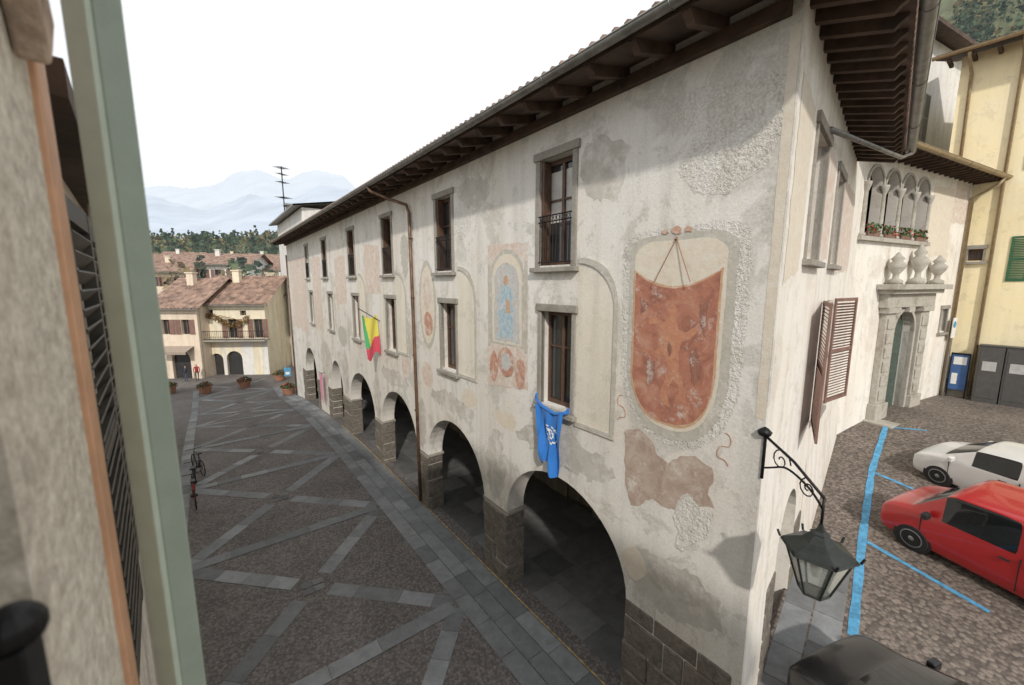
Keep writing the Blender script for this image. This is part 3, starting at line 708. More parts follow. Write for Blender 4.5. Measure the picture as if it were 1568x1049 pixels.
for a in (.98,1.74,2.5): x.box(YE,a,a+.72,.06,.55,z,z+2.45); x.box(YE,a-.02,a+.74,.05,.58,z+2.451,z+2.5); x.box(YE,a+.06,a+.66,.55,.565,z+.2,z+2.3)
o1=x.obj("cabinets",plain("cabinet_grey",(.08,.078,.075),.6),bevel=.01)
x=MB()
for a in (.98,1.74,2.5): x.box(YE,a+.15,a+.55,.566,.572,z+1.4,z+1.8)
o2=x.obj("labels",plain("label_grey",(.45,.45,.44),.6)); group("utility_cabinets",[o1,o2])
x=MB(); q=PO(8.8,.18,0); zz=gz(*q[:2]); x.tube([(*q[:2],zz),(*q[:2],zz+3.6)],.03,8); o1=x.obj("pole",M['gutter'])
x=MB(); x.box(PO,8.6,9.0,.2,.225,zz+2.7,zz+3.6); o2=x.obj("plate",M['white'])
x=MB(); x.lathe((0,0,0),[(.15,0),(.15,.01)],20); 
x.v=[PO(8.8+p[0],.2265+p[2],zz+3.3+p[1]) for p in x.v]; o3=x.obj("symbol",M['blue']); group("traffic_sign",[o1,o2,o3])
# ------------------------------------------------------------------ camera-side houses
np_=[]
cam0=( -.971,.89)
NF=Fr(cam0,F,(.7973,.6036))
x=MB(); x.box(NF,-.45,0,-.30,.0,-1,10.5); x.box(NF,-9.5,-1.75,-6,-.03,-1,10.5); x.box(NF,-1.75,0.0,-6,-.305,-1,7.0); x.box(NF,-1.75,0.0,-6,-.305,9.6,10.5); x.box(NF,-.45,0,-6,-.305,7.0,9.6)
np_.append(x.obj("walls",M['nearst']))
x=MB(); x.box(NF,-.03,.045,-.10,.012,6.0,10.4); np_.append(x.obj("corner_flashing",M['orange'],bevel=.004))
x=MB(); x.box(NF,-10,.2,-7,.5,10.5,10.75); np_.append(x.obj("roof",M['tile']))
x=MB(); pts=[(-.04,8.95),(-.04,8.62),(-.07,8.55),(-.05,8.50),(-.12,8.40),(-.16,8.50),(-.13,8.58),(-.18,8.66),(-.18,8.95)]
x.prism([NF(a,.002,z) for a,z in pts],[NF(a,.05,z) for a,z in pts]); np_.append(x.obj("carved_corbel",plain("corbel_brown",(.36,.27,.20),.8,var=.5,vs=20,bs=1,bscale=25),bevel=.008))
group("near_house",np_)
x=MB(); x.box(Fr((-.585,.42),F,(.7973,.6036)),-.03,.03,-.03,.015,7.46,7.585); x.lathe((-.585,.42,7.58),[(.022,0),(.03,.012),(.03,.03),(.018,.045),(.004,.05)],14)
x.obj("shutter_latch",M['iron'],bevel=.004)
def pxd(px,t): r=(px-784)/620; return (r*t,.9896*t)
x=MB(); a=pxd(166,1.0); b=pxd(200,1.0); c_=pxd(252,1.06)
def vbox(mb,a,b,th,z0,z1):
    dx,dy=b[0]-a[0],b[1]-a[1]; L=math.hypot(dx,dy); n=(-dy/L*th,dx/L*th)
    p=[(a[0],a[1]),(b[0],b[1]),(b[0]+n[0],b[1]+n[1]),(a[0]+n[0],a[1]+n[1])]
    mb.prism([(*q,z0) for q in p],[(*q,z1) for q in p])
vbox(x,a,b,.05,6.4,9.7); o1=x.obj("leaf_edge",M['green2'],bevel=.004)
x=MB(); vbox(x,(b[0]+.001,b[1]+.012),c_,.04,6.4,9.7); o2=x.obj("leaf_panel",M['green'],bevel=.006)
group("window_shutter",[o1,o2])
Ld=(-.68,.733); NR=Fr((-1.16,.96),Ld,(.733,.68))
nr=[]
x=MB(); x.box(NR,.3,6,-6,0,-1,8.5); nr.append(x.obj("walls",M['nearst']))
x=MB()
for a in (.5,1.3,3.0,3.9): louvre(x,leaf_frame(NR,a,.02,.03),.72,6.4,8.3)
nr.append(x.obj("louvred_shutters",M['darksh']))
x=MB(); x.box(NR,.2,6.1,-6,.12,8.5,8.6); nr.append(x.obj("roof",M['wood']))
x=MB(); x.tube([NR(2.3,.08,8.5),NR(2.3,.08,0)],.045,8); nr.append(x.obj("downpipe",M['white']))
group("neighbour_house",nr)
nr=[]
x=MB(); x.box(NR,6.05,34,-7,-.4,-3,8.4); nr.append(x.obj("walls",M['yellow']))
x=MB()
for i in range(8):
    for z in (2.9,5.8): louvre(x,leaf_frame(NR,7.5+i*3.2,-.38,0),1.1,z,z+1.8,n=12)
nr.append(x.obj("shutters",M['darksh'])); x=MB(); x.box(NR,5.9,34.5,-7,.2,8.4,8.6); nr.append(x.obj("roof",M['tile'])); group("terrace_houses",nr)
# ------------------------------------------------------------------ far houses
TILE=M['tile']
def tileroof(mb,p0,p1,p2,p3,n=24):
    p0,p1,p2,p3=map(Vector,(p0,p1,p2,p3)); up=Vector((0,0,.07)); vv=[];ff=[]
    m=n*2
    for i in range(m+1):
        t=i/m; o=up*(i%2); vv+= [p0.lerp(p1,t)+o,p3.lerp(p2,t)+o]
    for i in range(m): ff.append((2*i,2*i+2,2*i+3,2*i+1))
    mb.add(vv,ff)
def house(name,x0,y0,x1,y1,zb,ze,depth,zr_,wm,wins=(),arch_=(),over=.6,extra=None,nt_=30):
    L=math.hypot(x1-x0,y1-y0); X=((x1-x0)/L,(y1-y0)/L); fr=Fr((x0,y0),X,(X[1],-X[0])); ps=[]
    hs=[rect(a-w/2,a+w/2,z,z+h) for a,z,w,h in wins]+[arch(a,w/2,zb-.5,z,z+w/2,8) for a,z,w in arch_]
    mb=MB(); wallmesh(mb,fr,[(0,zb-1),(0,ze),(L,ze),(L,zb-1)],hs,.35)
    mb.add([fr(0,-.3,zb-1),fr(0,-depth,zb-1),fr(0,-depth,ze),fr(0,-depth/2,zr_),fr(0,-.3,ze)],[(0,1,2,3,4)])
    mb.add([fr(L,-.3,zb-1),fr(L,-depth,zb-1),fr(L,-depth,ze),fr(L,-depth/2,zr_),fr(L,-.3,ze)],[(0,1,2,3,4)])
    ps.append(mb.obj("walls",wm))
    g_=MB(); g_.box(fr,.1,L-.1,-.4,-.3,zb-1,ze-.1); ps.append(g_.obj("panes",M['glass']))
    s_=MB(); 
    for a,z,w,h in wins:
        if h>1:
            for sd in (-1,1): 
                o=a+sd*(w/2+.3); s_.box(fr,o-.27,o+.27,.003,.05,z,z+h)
        s_.box(fr,a-.03,a+.03,-.29,-.25,z,z+h)
    if wins: ps.append(s_.obj("shutters",M['brownsh']))
    t_=MB(); sl=(zr_-ze)/(depth/2)
    tileroof(t_,fr(-over,over,ze-over*sl),fr(L+over,over,ze-over*sl),fr(L+over,-depth/2,zr_),fr(-over,-depth/2,zr_),nt_)
    tileroof(t_,fr(-over,-depth-over,ze-over*sl),fr(L+over,-depth-over,ze-over*sl),fr(L+over,-depth/2,zr_+.001),fr(-over,-depth/2,zr_+.001),nt_)
    ps.append(t_.obj("roof",TILE,recalc=False))
    u_=MB(); u_.box(fr,-over,L+over,over-.05,over+.08,ze-over*sl-.14,ze-over*sl-.02); ps.append(u_.obj("gutter",M['gutter']))
    c_=MB(); c_.box(fr,L*.3,L*.3+.7,-depth*.35-.6,-depth*.35,zr_-1,zr_+.5); c_.box(fr,L*.3-.1,L*.3+.8,-depth*.35-.7,-depth*.35+.1,zr_+.501,zr_+.62); ps.append(c_.obj("chimney",wm))
    if extra: ps+=extra(fr,L)
    return group(name,ps)
peach=stucco("peach_plaster",(.68,.56,.44),(.72,.61,.48),(.6,.5,.4),.4,.2,.3)
cream2=stucco("pale_yellow_plaster",(.76,.67,.49),(.78,.71,.55),(.66,.59,.47),.4,.2,.3)
zb=-1.7
def bx(px,t): return ((px-784)/620*t, .985*t)
def extra1(fr,L):
    o=[]
    m=MB(); m.box(fr,.6,L+.3,.0,1.1,2.05,2.2); o.append(m.obj("balcony_slab",M['frame']))
    m=MB()
    for z in (2.3,3.15): m.tube([fr(.6,1.05,z),fr(L+.3,1.05,z)],.03,5)
    k=.6
    while k<L+.3: m.tube([fr(k,1.05,2.2),fr(k,1.05,3.15)],.018,4); k+=.18
    o.append(m.obj("balcony_railing",M['iron']))
    m=MB()
    for i in range(420): a=U(.2,5.2); leaf(m,Vector(fr(a,U(.05,.5),4.2+.5*math.sin(a*1.3)+U(-.3,.3))),.09)
    m.tube([fr(.2,.3,2.2),fr(.3,.3,4.4),fr(2.5,.3,4.7),fr(5.2,.3,4.0)],.04,5)
    o.append(m.obj("climbing_vine",plain("vine_autumn",(.22,.14,.05),.8,var=.5)))
    m=MB()
    for (a0,a1) in ((0,.82),(2.18,2.48),(4.12,L-1.5),(L-.6,L)): m.box(fr,a0+.01,a1-.01,.003,.02,-2.2,1.98)
    o.append(m.obj("whitewashed_base",M['whiteh']))
    return o
def extra0(fr,L):
    m=MB(); m.add([fr(1.0,.05,1.7),fr(3.9,.05,1.7),fr(3.9,1.2,1.25),fr(1.0,1.2,1.25),fr(3.9,1.2,1.0),fr(1.0,1.2,1.0)],[(0,1,2,3),(3,2,4,5)]); return [m.obj("shop_awning",clothm("awning",(.35,.28,.22)))]
p0=bx(241,41.5); p1=bx(308,41.5)
house("shop_house",p0[0],p0[1],p1[0],p1[1],zb,5.9,9,8.6,peach,[(1.2,2.9,.8,1.5),(3.2,2.9,.8,1.5)],[(2.4,.3,1.9)],extra=extra0,nt_=14)
p0=bx(306,43); p1=bx(411,43.5)
house("balcony_house",p0[0]+.2,p0[1],p1[0],p1[1],zb,6.2,9,8.9,cream2,[(3.4,2.3,.9,2.0),(6.0,2.3,.9,2.0),(1.2,4.6,.8,.7),(4.6,4.7,.6,.5)],[(1.5,-.0,1.3),(3.3,.1,1.6)],extra=extra1,nt_=26)
p0=bx(412,47); p1=bx(470,50)
house("corner_house",p0[0],p0[1],p1[0],p1[1],zb,6.9,8,8.7,cream2,[(1.9,2.6,.9,1.8),(1.9,-.6,1.2,2.0)],[],nt_=14)
wt=M['whiteh']
for nm,pa,pb,t,z0,ze_,d,zr_,mt in (("gabled_house",300,392,72,2,11.6,12,13.6,wt),("hill_house",392,436,80,2,10.8,10,12.4,cream2),("hill_house",236,300,66,2,10.2,10,12.0,peach),("hill_house",262,318,105,4,14.2,12,16.4,wt),("hill_house",345,402,120,4,14.8,12,17,peach),("hill_house",226,262,90,2,12.6,10,14.8,cream2),("hill_house",400,440,100,2,13.4,10,15.4,wt)):
    a=bx(pa,t);b=bx(pb,t*1.03); L=math.hypot(a[0]-b[0],a[1]-b[1])
    house(nm,a[0],a[1],b[0],b[1],z0,ze_,d,zr_,mt,[(L*k,ze_-2.6,1.0,1.5) for k in (.25,.5,.75)],[],over=.8,nt_=18)
rb=[]
x=MB(); x.box(FA,40,55,-9,-2.0,-3,14.9); rb.append(x.obj("walls",M['whiteh']))
x=MB(); x.add([FA(39.5,-1.2,14.9),FA(56,-1.2,14.9),FA(56,-9,16.2),FA(39.5,-9,16.2),FA(39.5,-1.2,15.05),FA(56,-1.2,15.05),FA(56,-9,16.4),FA(39.5,-9,16.4)],[(0,1,2,3),(4,5,6,7),(0,1,5,4),(1,2,6,5)]); rb.append(x.obj("roof",M['gutter']))
x=MB(); x.box(FA,52.6,53.6,-3.6,-2.8,14.5,17.0); x.box(FA,52.4,53.8,-3.8,-2.6,17.001,17.2); rb.append(x.obj("chimney",M['gutter']))
group("rear_block",rb)
x=MB(); q=FA(53,-2.6,0)[:2]; x.tube([(*q,15.0),(*q,21.3)],.06,6)
for z,l in ((21.2,.9),(20.5,.6),(19.6,.7),(17.9,1.0)):
    for k in range(5): 
        yy=-.5+k*.25; x.tube([(q[0]-l*.6+yy*.3,q[1]+yy,z),(q[0]+l*.6+yy*.3,q[1]+yy,z)],.022,4)
    x.tube([(q[0]-.15,q[1]-.5,z),(q[0]+.15,q[1]+.5,z)],.03,4)
x.obj("tv_antenna",M['iron'])
# ------------------------------------------------------------------ hills & mountains
def ridge(name,pts,tfar,depthf,mat,seed,rough=.02,base=-5,n=90):
    rnd=random.Random(seed); vv=[];ff=[]
    rows=7
    for j in range(rows+1):
        s=j/rows
        for i in range(n+1):
            t=i/n*(len(pts)-1); k=min(int(t),len(pts)-2); fr=t-k; fr=fr*fr*(3-2*fr)
            px=pts[k][0]*(1-(t-k))+pts[k+1][0]*(t-k); sl=pts[k][1]*(1-fr)+pts[k+1][1]*fr
            d=tfar*(depthf+(1-depthf)*s)
            h=8+sl*tfar*(s**.8)*(1+rnd.uniform(-rough,rough)*2+ .02*math.sin(px*.05+j))
            if j==0: h=base
            vv.append(((px-784)/620*d*1.0,d,h))
    for j in range(rows):
        for i in range(n): ff.append((j*(n+1)+i,j*(n+1)+i+1,(j+1)*(n+1)+i+1,(j+1)*(n+1)+i))
    me=bpy.data.meshes.new(name); me.from_pydata(vv,[],ff); me.materials.append(mat)
    for p in me.polygons: p.use_smooth=True
    o=bpy.data.objects.new(name,me); COL.objects.link(o); return o
# airlight of the hazy distance is in the emission term of the far materials
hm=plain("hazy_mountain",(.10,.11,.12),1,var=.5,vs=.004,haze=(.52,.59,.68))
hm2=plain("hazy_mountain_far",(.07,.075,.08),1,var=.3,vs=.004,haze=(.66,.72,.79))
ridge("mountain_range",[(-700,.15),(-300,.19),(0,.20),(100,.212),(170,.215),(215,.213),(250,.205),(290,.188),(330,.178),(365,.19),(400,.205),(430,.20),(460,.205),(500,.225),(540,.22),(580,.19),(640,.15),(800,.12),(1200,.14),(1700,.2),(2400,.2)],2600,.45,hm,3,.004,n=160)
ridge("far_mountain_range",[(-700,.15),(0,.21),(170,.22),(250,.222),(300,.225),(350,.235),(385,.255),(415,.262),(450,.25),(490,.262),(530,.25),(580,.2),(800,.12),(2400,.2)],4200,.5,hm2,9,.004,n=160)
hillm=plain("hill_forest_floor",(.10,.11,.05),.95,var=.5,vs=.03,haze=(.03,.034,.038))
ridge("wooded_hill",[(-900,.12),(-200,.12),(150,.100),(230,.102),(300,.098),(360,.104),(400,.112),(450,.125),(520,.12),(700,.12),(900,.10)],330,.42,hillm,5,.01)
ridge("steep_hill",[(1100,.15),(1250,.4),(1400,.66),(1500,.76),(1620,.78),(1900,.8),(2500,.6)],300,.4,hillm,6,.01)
leafm=[]
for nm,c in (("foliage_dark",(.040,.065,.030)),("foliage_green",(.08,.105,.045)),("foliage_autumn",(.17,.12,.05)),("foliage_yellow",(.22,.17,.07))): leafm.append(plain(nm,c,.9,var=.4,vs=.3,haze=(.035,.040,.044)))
def forest(name,gen,count,weights,size):
    mbs=[MB() for _ in leafm]
    for i in range(count):
        x,y,z=gen(); k=random.choices(range(4),weights)[0]; h=U(.6,1.4)*size; conifer=(k==0 and R()<.7)
        for j in range(34):
            t=R(); rr=(h*.22*(1-t)+.2) if conifer else h*.36*math.sqrt(max(.05,1-(2*t-.95)**2))
            a=U(0,6.28); q=rr*math.sqrt(U(.3,1)); p=Vector((x+q*math.cos(a),y+q*math.sin(a),z+h*(.1+.9*t)*(1.3 if conifer else 1)))
            s=h*U(.05,.11); d=Vector((U(-1,1),U(-1,1),U(-.3,1))).normalized(); e=d.orthogonal().normalized()*s; f=d.cross(e)
            mbs[k].add([p+e,p+f*.8,p-e*.9,p-f],[(0,1,2,3)])
    obs=[m.obj("crowns_%d"%i,leafm[i],recalc=False) for i,m in enumerate(mbs) if m.v]
    group(name,obs)
def genL():
    px=U(190,520); s=R()**.7; d=330*(.42+.58*s); sl=.095+ (max(0,px-360)*.00012)
    return ((px-784)/620*d,d,8+sl*330*(s**.8)-4)
forest("forest_left",genL,850,(5,3,1.6,.7),9)
def genR():
    px=U(1300,1700); s=U(.35,1); d=300*(.4+.6*s); sl=.15+ (px-1100)*.0015
    if px>1400: sl=.66+(px-1400)*.0009
    return ((px-784)/620*d,d,8+sl*300*(s**.8)-3)
forest("forest_right",genR,750,(4,3,2.4,1.6),9)
def genM():
    px=U(225,300) if R()<.5 else U(395,440); d=U(110,170)
    return ((px-784)/620*d,d,8+d*.02-4)
forest("garden_trees",genM,40,(4,3,2,1),8)
def genN():
    px=U(236,440); d=U(58,64) if R()<.5 else U(84,100)
    return ((px-784)/620*d,d,4.5+d*.02)
forest("courtyard_trees",genN,16,(3,3,2,1),4.5)
# ------------------------------------------------------------------ flags
def flag(name,p0,px_,w,h,mats,fn=None,tw=0.0,lean=(0,0),mat_fn=None,hang=.1):
    nx,nz=30,34; vv=[];ff=[];mi=[]
    for j in range(nz+1):
        for i in range(nx+1):
            s=i/nx;t=j/nz; wd=w*(1-tw*t)
            x=(s-.5)*wd+lean[0]*t; dz=-h*t*(1-.10*s+.08*math.sin(s*7))-hang*w*math.sin(math.pi*s)*(1-t)
            o=(fn(s,t) if fn else .03*math.sin(s*9+t*2))+lean[1]*t
            vv.append((p0[0]+px_[0]*x-px_[1]*o,p0[1]+px_[1]*x+px_[0]*o,p0[2]+dz))
    for j in range(nz):
        for i in range(nx): ff.append((j*(nx+1)+i,j*(nx+1)+i+1,(j+1)*(nx+1)+i+1,(j+1)*(nx+1)+i)); mi.append(mat_fn(i/nx,j/nz) if mat_fn else 0)
    me=bpy.data.meshes.new(name); me.from_pydata(vv,[],ff)
    for m in mats: me.materials.append(m)
    for p,k in zip(me.polygons,mi): p.use_smooth=True; p.material_index=k
    o=bpy.data.objects.new(name,me); COL.objects.link(o); return o
cb=clothm("flag_blue",(.025,.19,.60))
ec=(.46,.36)
def emblem(s,t):
    d=math.hypot((s-ec[0])*.75,(t-ec[1])*1.35)
    if .17<d<.205 or (d<.11 and abs(s-ec[0]+(t-ec[1])*.6)<.035) or (.08<d<.115): return 1
    return 0
def wav(s,t): return .045*math.sin(s*13+t*3.5)*(.5+t)+.05*math.sin(t*6+s*4)*t+.02*math.sin(s*27-t*5)
q=FA(4.02,.20,5.42); f1=flag("cloth",q,F,.84,1.42,[cb,M['white']],wav,.36,(-.02,.0),emblem,.12)
tp=MB(); tp.tube([FA(3.50,.15,5.44),FA(3.62,.17,5.38),FA(3.85,.19,5.32),FA(4.05,.18,5.34),FA(4.28,.17,5.38),FA(4.5,.15,5.48)],.04,8); tp.tube([FA(4.42,.15,5.46),FA(4.5,.16,5.52),FA(4.46,.17,5.62)],.03,6); tp.tube([FA(3.55,.15,5.44),FA(3.48,.17,5.50)],.03,6)
f3=tp.obj("gathered_top",cb,smooth=True); group("blue_flag",[f1,f3])
cg=clothm("flag_green",(.08,.42,.16)); cy=clothm("flag_yellow",(.70,.62,.10)); cr_=clothm("flag_red",(.60,.07,.11))
q=FA(14.75,.42,6.75); f1=flag("cloth",q,(-FA.N[0],-FA.N[1]),.62,1.85,[cg,cy,cr_],lambda s,t:.05*math.sin(s*8+t*4),.1,(.1,0),lambda s,t: 2 if t+s*.25>.74 else (1 if s-.25*t>.12 else 0),.25); x=MB(); x.tube([FA(14.75,.0,6.45),FA(14.75,.85,7.0)],.018,6); f2=x.obj("pole",M['iron']); group("striped_flag",[f1,f2])
q=FA(25.6,.25,2.3); f1=flag("cloth",q,F,.8,1.9,[clothm("banner_pink",(.65,.22,.33))],None,0,(0,0)); x=MB(); x.tube([FA(25.1,.25,2.32),FA(26.1,.25,2.32)],.02,6); x.tube([FA(25.6,.0,2.32),FA(25.6,.25,2.32)],.02,6); f2=x.obj("bar",M['iron']); group("pink_banner",[f1,f2])
# ------------------------------------------------------------------ street lamp
lp=[]
LC=Vector((3.50,4.24,0)); cx,cy_=C
d2=(LC-Vector((cx,cy_,0))).normalized()
def lb_(d,z): return (cx+d2.x*d,cy_+d2.y*d,z)
x=MB()
x.tube([lb_(-.05,6.02),lb_(.5,5.85),lb_(.94,5.62)],.018,6)
sc1=[]
for i in range(22):
    t=i/21; sc1.append(lb_(.02+.9*t+.03*math.sin(t*9),5.55+.22*math.sin(t*math.pi*.95)-.10*t))
x.tube(sc1,.014,6)
x.tube([lb_(.3+.16*(1-k/20)*math.cos(k*.55),5.78+.16*(1-k/20)*math.sin(k*.55)) for k in range(18)],.009,5)
x.tube([lb_(.72+.12*(1-k/20)*math.cos(k*.55+2),5.62+.12*(1-k/20)*math.sin(k*.55+2)) for k in range(18)],.009,5)
x.tube([lb_(.02,6.1),lb_(.02,5.4)],.02,6); x.lathe(lb_(.0,6.0),[(.07,0),(.09,.05),(.05,.09),(.0,.12)],10)
x.tube([lb_(.94,5.62),lb_(.94,5.26)],.015,6)
lp.append(x.obj("bracket",M['iron'],smooth=True))
lx,ly=LC.x,LC.y
def hexr(r,z,k=6,ph=.3): return [(lx+r*math.cos(ph+6.2832*i/k),ly+r*math.sin(ph+6.2832*i/k),z) for i in range(k)]
x=MB(); zt=4.98
def frust(mb,r0,z0,r1,z1):
    a=hexr(r0,z0);b=hexr(r1,z1); mb.add(a+b,[(i,(i+1)%6,6+(i+1)%6,6+i) for i in range(6)]+[tuple(range(6)),tuple(range(11,5,-1))])
frust(x,.37,zt,.35,zt+.03); frust(x,.35,zt+.031,.16,zt+.12); frust(x,.16,zt+.121,.08,zt+.22); frust(x,.10,zt+.221,.05,zt+.25); frust(x,.04,zt+.251,.02,zt+.33)
for i in range(6):
    p=hexr(.37,zt+.02)[i]; x.tube([p,(p[0]+(p[0]-lx)*.08,p[1]+(p[1]-ly)*.08,p[2]+.07)],.014,5)
    a=hexr(.32,zt)[i]; b=hexr(.15,zt-.50)[i]; x.tube([a,b],.013,5)
    x.tube([hexr(.32,zt-.01)[i],hexr(.32,zt-.01)[(i+1)%6]],.014,5); x.tube([b,hexr(.15,zt-.50)[(i+1)%6]],.013,5)
frust(x,.155,zt-.52,.145,zt-.50); frust(x,.03,zt-.58,.10,zt-.52)
lp.append(x.obj("lantern_frame",plain("lamp_metal",(.04,.045,.042),.45,.5,var=.3)))
x=MB(); a=hexr(.305,zt-.02);b=hexr(.142,zt-.49); x.add(a+b,[(i,(i+1)%6,6+(i+1)%6,6+i) for i in range(6)])
m,nt,b_=newmat("lamp_glass"); b_.inputs["Roughness"].default_value=.15; b_.inputs["Transmission Weight"].default_value=.8; b_.inputs["IOR"].default_value=1.05
nt.links.new(mix(nt,noise(nt,8,4,.7,0,pos(nt)),(.60,.64,.60),(.95,.97,.94)),b_.inputs["Base Color"])
lp.append(x.obj("lantern_glass",m))
x=MB(); x.lathe((lx,ly,zt-.3),[(.03,0),(.06,.08),(.06,.14),(.03,.2),(.02,.28)],10); lp.append(x.obj("bulb",M['white'],smooth=True))
group("street_lamp",lp)
# ------------------------------------------------------------------ vehicles
def carpaint(name,c,coat=.7):
    m,nt,b=newmat(name); b.inputs["Roughness"].default_value=.35; b.inputs["Coat Weight"].default_value=coat; b.inputs["Coat Roughness"].default_value=.06
    nt.links.new(mix(nt,noise(nt,3,3,.6,0,pos(nt)),tuple(x*.88 for x in c),c),b.inputs["Base Color"]); return m
cglass=glassm("car_glass",(.012,.014,.016),.05,.5); rubber=plain("tyre_rubber",(.018,.018,.018),.85); rim=plain("wheel_rim",(.30,.31,.32),.35,.7,var=.1); trim=plain("black_trim",(.02,.02,.021),.6); lampm=plain("headlamp",(.55,.57,.60),.12,.3,var=.1); redl=plain("tail_lamp",(.35,.01,.01),.2); seam=plain("panel_gap",(.01,.01,.01),.8)
def car(name,stn,glass_side,glass_front,glass_rear,paint,wheels,wr,loc,head,scale=1,hw_=.85,L_=None):
    vv=[];ff=[];mi=[]
    for (x,zb_,zl,zt_,hw,tw) in stn:
        zm=zb_+(zl-zb_)*.55
        half=[(0,zb_),(hw*.90,zb_),(hw*.985,zb_+.10),(hw,zm),(hw*.955,zl),(tw,zt_-.03),(tw*.6,zt_+.012),(0,zt_+.025)]
        ring=[(y,z) for y,z in half]+[(-y,z) for y,z in half[-2:0:-1]]
        K=len(ring); vv+=[(x,y,z) for y,z in ring]
    for s in range(len(stn)-1):
        for j in range(K):
            ff.append((s*K+j,s*K+(j+1)%K,(s+1)*K+(j+1)%K,(s+1)*K+j))
            seg=j if j<7 else K-1-j; g=0
            if seg==4 and s in glass_side: g=1
            if seg in (5,6) and s in glass_front+glass_rear: g=1
            if seg==0: g=2
            mi.append(g)
    ff.append(tuple(range(K))); mi.append(0); ff.append(tuple(range(len(vv)-1,len(vv)-1-K,-1))); mi.append(0)
    me=bpy.data.meshes.new("body"); me.from_pydata(vv,[],ff)
    for m in (paint,cglass,trim): me.materials.append(m)
    for p,k in zip(me.polygons,mi): p.material_index=k; p.use_smooth=True
    bm=bmesh.new(); bm.from_mesh(me)
    bmesh.ops.recalc_face_normals(bm,faces=bm.faces)
    cl=bm.edges.layers.float.get("crease_edge") or bm.edges.layers.float.new("crease_edge")
    for e in bm.edges:
        fs=e.link_faces; a,b=e.verts[0].index,e.verts[1].index
        if len(fs)==2 and fs[0].material_index!=fs[1].material_index: e[cl]=.85
        elif a%K==b%K and (a%K in (4,K-4)): e[cl]=.5
        elif a%K==b%K and (a%K in (5,K-5,1,K-1)): e[cl]=.4
    bm.to_mesh(me); bm.free()
    body=bpy.data.objects.new("body",me); COL.objects.link(body); sm=body.modifiers.new("s","SUBSURF"); sm.levels=sm.render_levels=3
    ps=[body]; ty=MB(); rm=MB(); ar=MB()
    def wheelgeo(x,sd):
        y=sd*(hw_-.02); 
        def lat(mb,prof,k=28):
            vv=[];ff=[]
            for r,o in prof:
                for j in range(k): t=6.2832*j/k; vv.append((x+r*math.cos(t),y+sd*o,wr+r*math.sin(t)))
            for i in range(len(prof)-1):
                for j in range(k): ff.append((i*k+j,i*k+(j+1)%k,(i+1)*k+(j+1)%k,(i+1)*k+j))
            ff.append(tuple(range(k))); ff.append(tuple(len(vv)-1-j for j in range(k))); mb.add(vv,ff)
        lat(ty,[(wr*.7,-.20),(wr*.95,-.19),(wr,-.15),(wr,0),(wr*.96,.03),(wr*.70,.035)])
        lat(rm,[(wr*.68,.0),(wr*.68,.038),(wr*.62,.038),(wr*.56,.024),(wr*.2,.03),(wr*.15,.045)])
        for k in range(7):
            t=6.2832*k/7; c,s=math.cos(t),math.sin(t); w=.028
            ty.add([(x+c*wr*.30-s*w,y+sd*.046,wr+s*wr*.30+c*w),(x+c*wr*.30+s*w,y+sd*.046,wr+s*wr*.30-c*w),(x+c*wr*.54+s*w,y+sd*.046,wr+s*wr*.54-c*w),(x+c*wr*.54-s*w,y+sd*.046,wr+s*wr*.54+c*w)],[(0,1,2,3)])
        lat(ar,[(wr*1.14,-.12),(wr*1.14,.008),(wr*1.0,.008)])
    for x in wheels:
        for sd in (-1,1): wheelgeo(x,sd)
    ps+=[ty.obj("tyres",rubber),rm.obj("rims",rim,smooth=True),ar.obj("wheel_arches",trim)]
    t_=MB(); li=MB(); rl=MB(); se=MB(); mr_=MB(); x0=stn[0][0]; x1=stn[-1][0]
    for sd in (-1,1):
        mx,mz=L_['mx'],L_['mz']; ya,yb=sorted((sd*(hw_+.01),sd*(hw_+.19))); mr_.box(ID,mx-.04,mx+.08,ya,yb,mz,mz+.15)
        for hx in L_['handles']: ya,yb=sorted((sd*(hw_-.03),sd*(hw_+.012))); t_.box(ID,hx,hx+.16,ya,yb,L_['hz'],L_['hz']+.03)
        h0,h1,h2=L_['hl']
        pts=[(h0,h2),(h0-.10,h2-.02),(h0-.44,h2+.15),(h0-.42,h2+.22),(h0-.10,h2+.14)]
        li.prism([(a,sd*(h1-.20),z+.015) for a,z in pts],[(a-.08,sd*(h1+.014),z) for a,z in pts])
        ya,yb=sorted((sd*.62,sd*(hw_-.06))); rl.box(ID,x1-.015,x1+.12,ya,yb,L_['tz'],L_['tz']+.28)
        for dx in L_['seams']: ya,yb=sorted((sd*(hw_-.08),sd*(hw_-.0015))); se.box(ID,dx,dx+.012,ya,yb,.32,L_['sz'])
        if L_.get('rail'): ya,yb=sorted((sd*(hw_-.06),sd*(hw_+.004))); se.box(ID,-1.85,-.66,ya,yb,.93,.955)
    t_.box(ID,x0-.08,x0+.005,-.45,.45,.34,.48)
    ps+=[t_.obj("trim",trim,bevel=.008),li.obj("headlamps",lampm,bevel=.012),rl.obj("tail_lamps",redl,bevel=.01),se.obj("door_gaps",seam),mr_.obj("mirrors",paint if L_.get('mp') else trim,bevel=.03)]
    z=gz(loc[0],loc[1])
    e=group(name,ps,(loc[0],loc[1],z),0,scale)
    fx=gz(loc[0]+head[0],loc[1]+head[1])-gz(loc[0]-head[0],loc[1]-head[1]); lx_,ly_=-head[1],head[0]
    fy=gz(loc[0]+lx_,loc[1]+ly_)-gz(loc[0]-lx_,loc[1]-ly_)
    X=Vector((head[0],head[1],fx/2)).normalized(); Y=Vector((lx_,ly_,fy/2)).normalized(); Z=X.cross(Y).normalized(); Y=Z.cross(X)
    e.rotation_euler=Matrix((X,Y,Z)).transposed().to_euler(); 
    return e
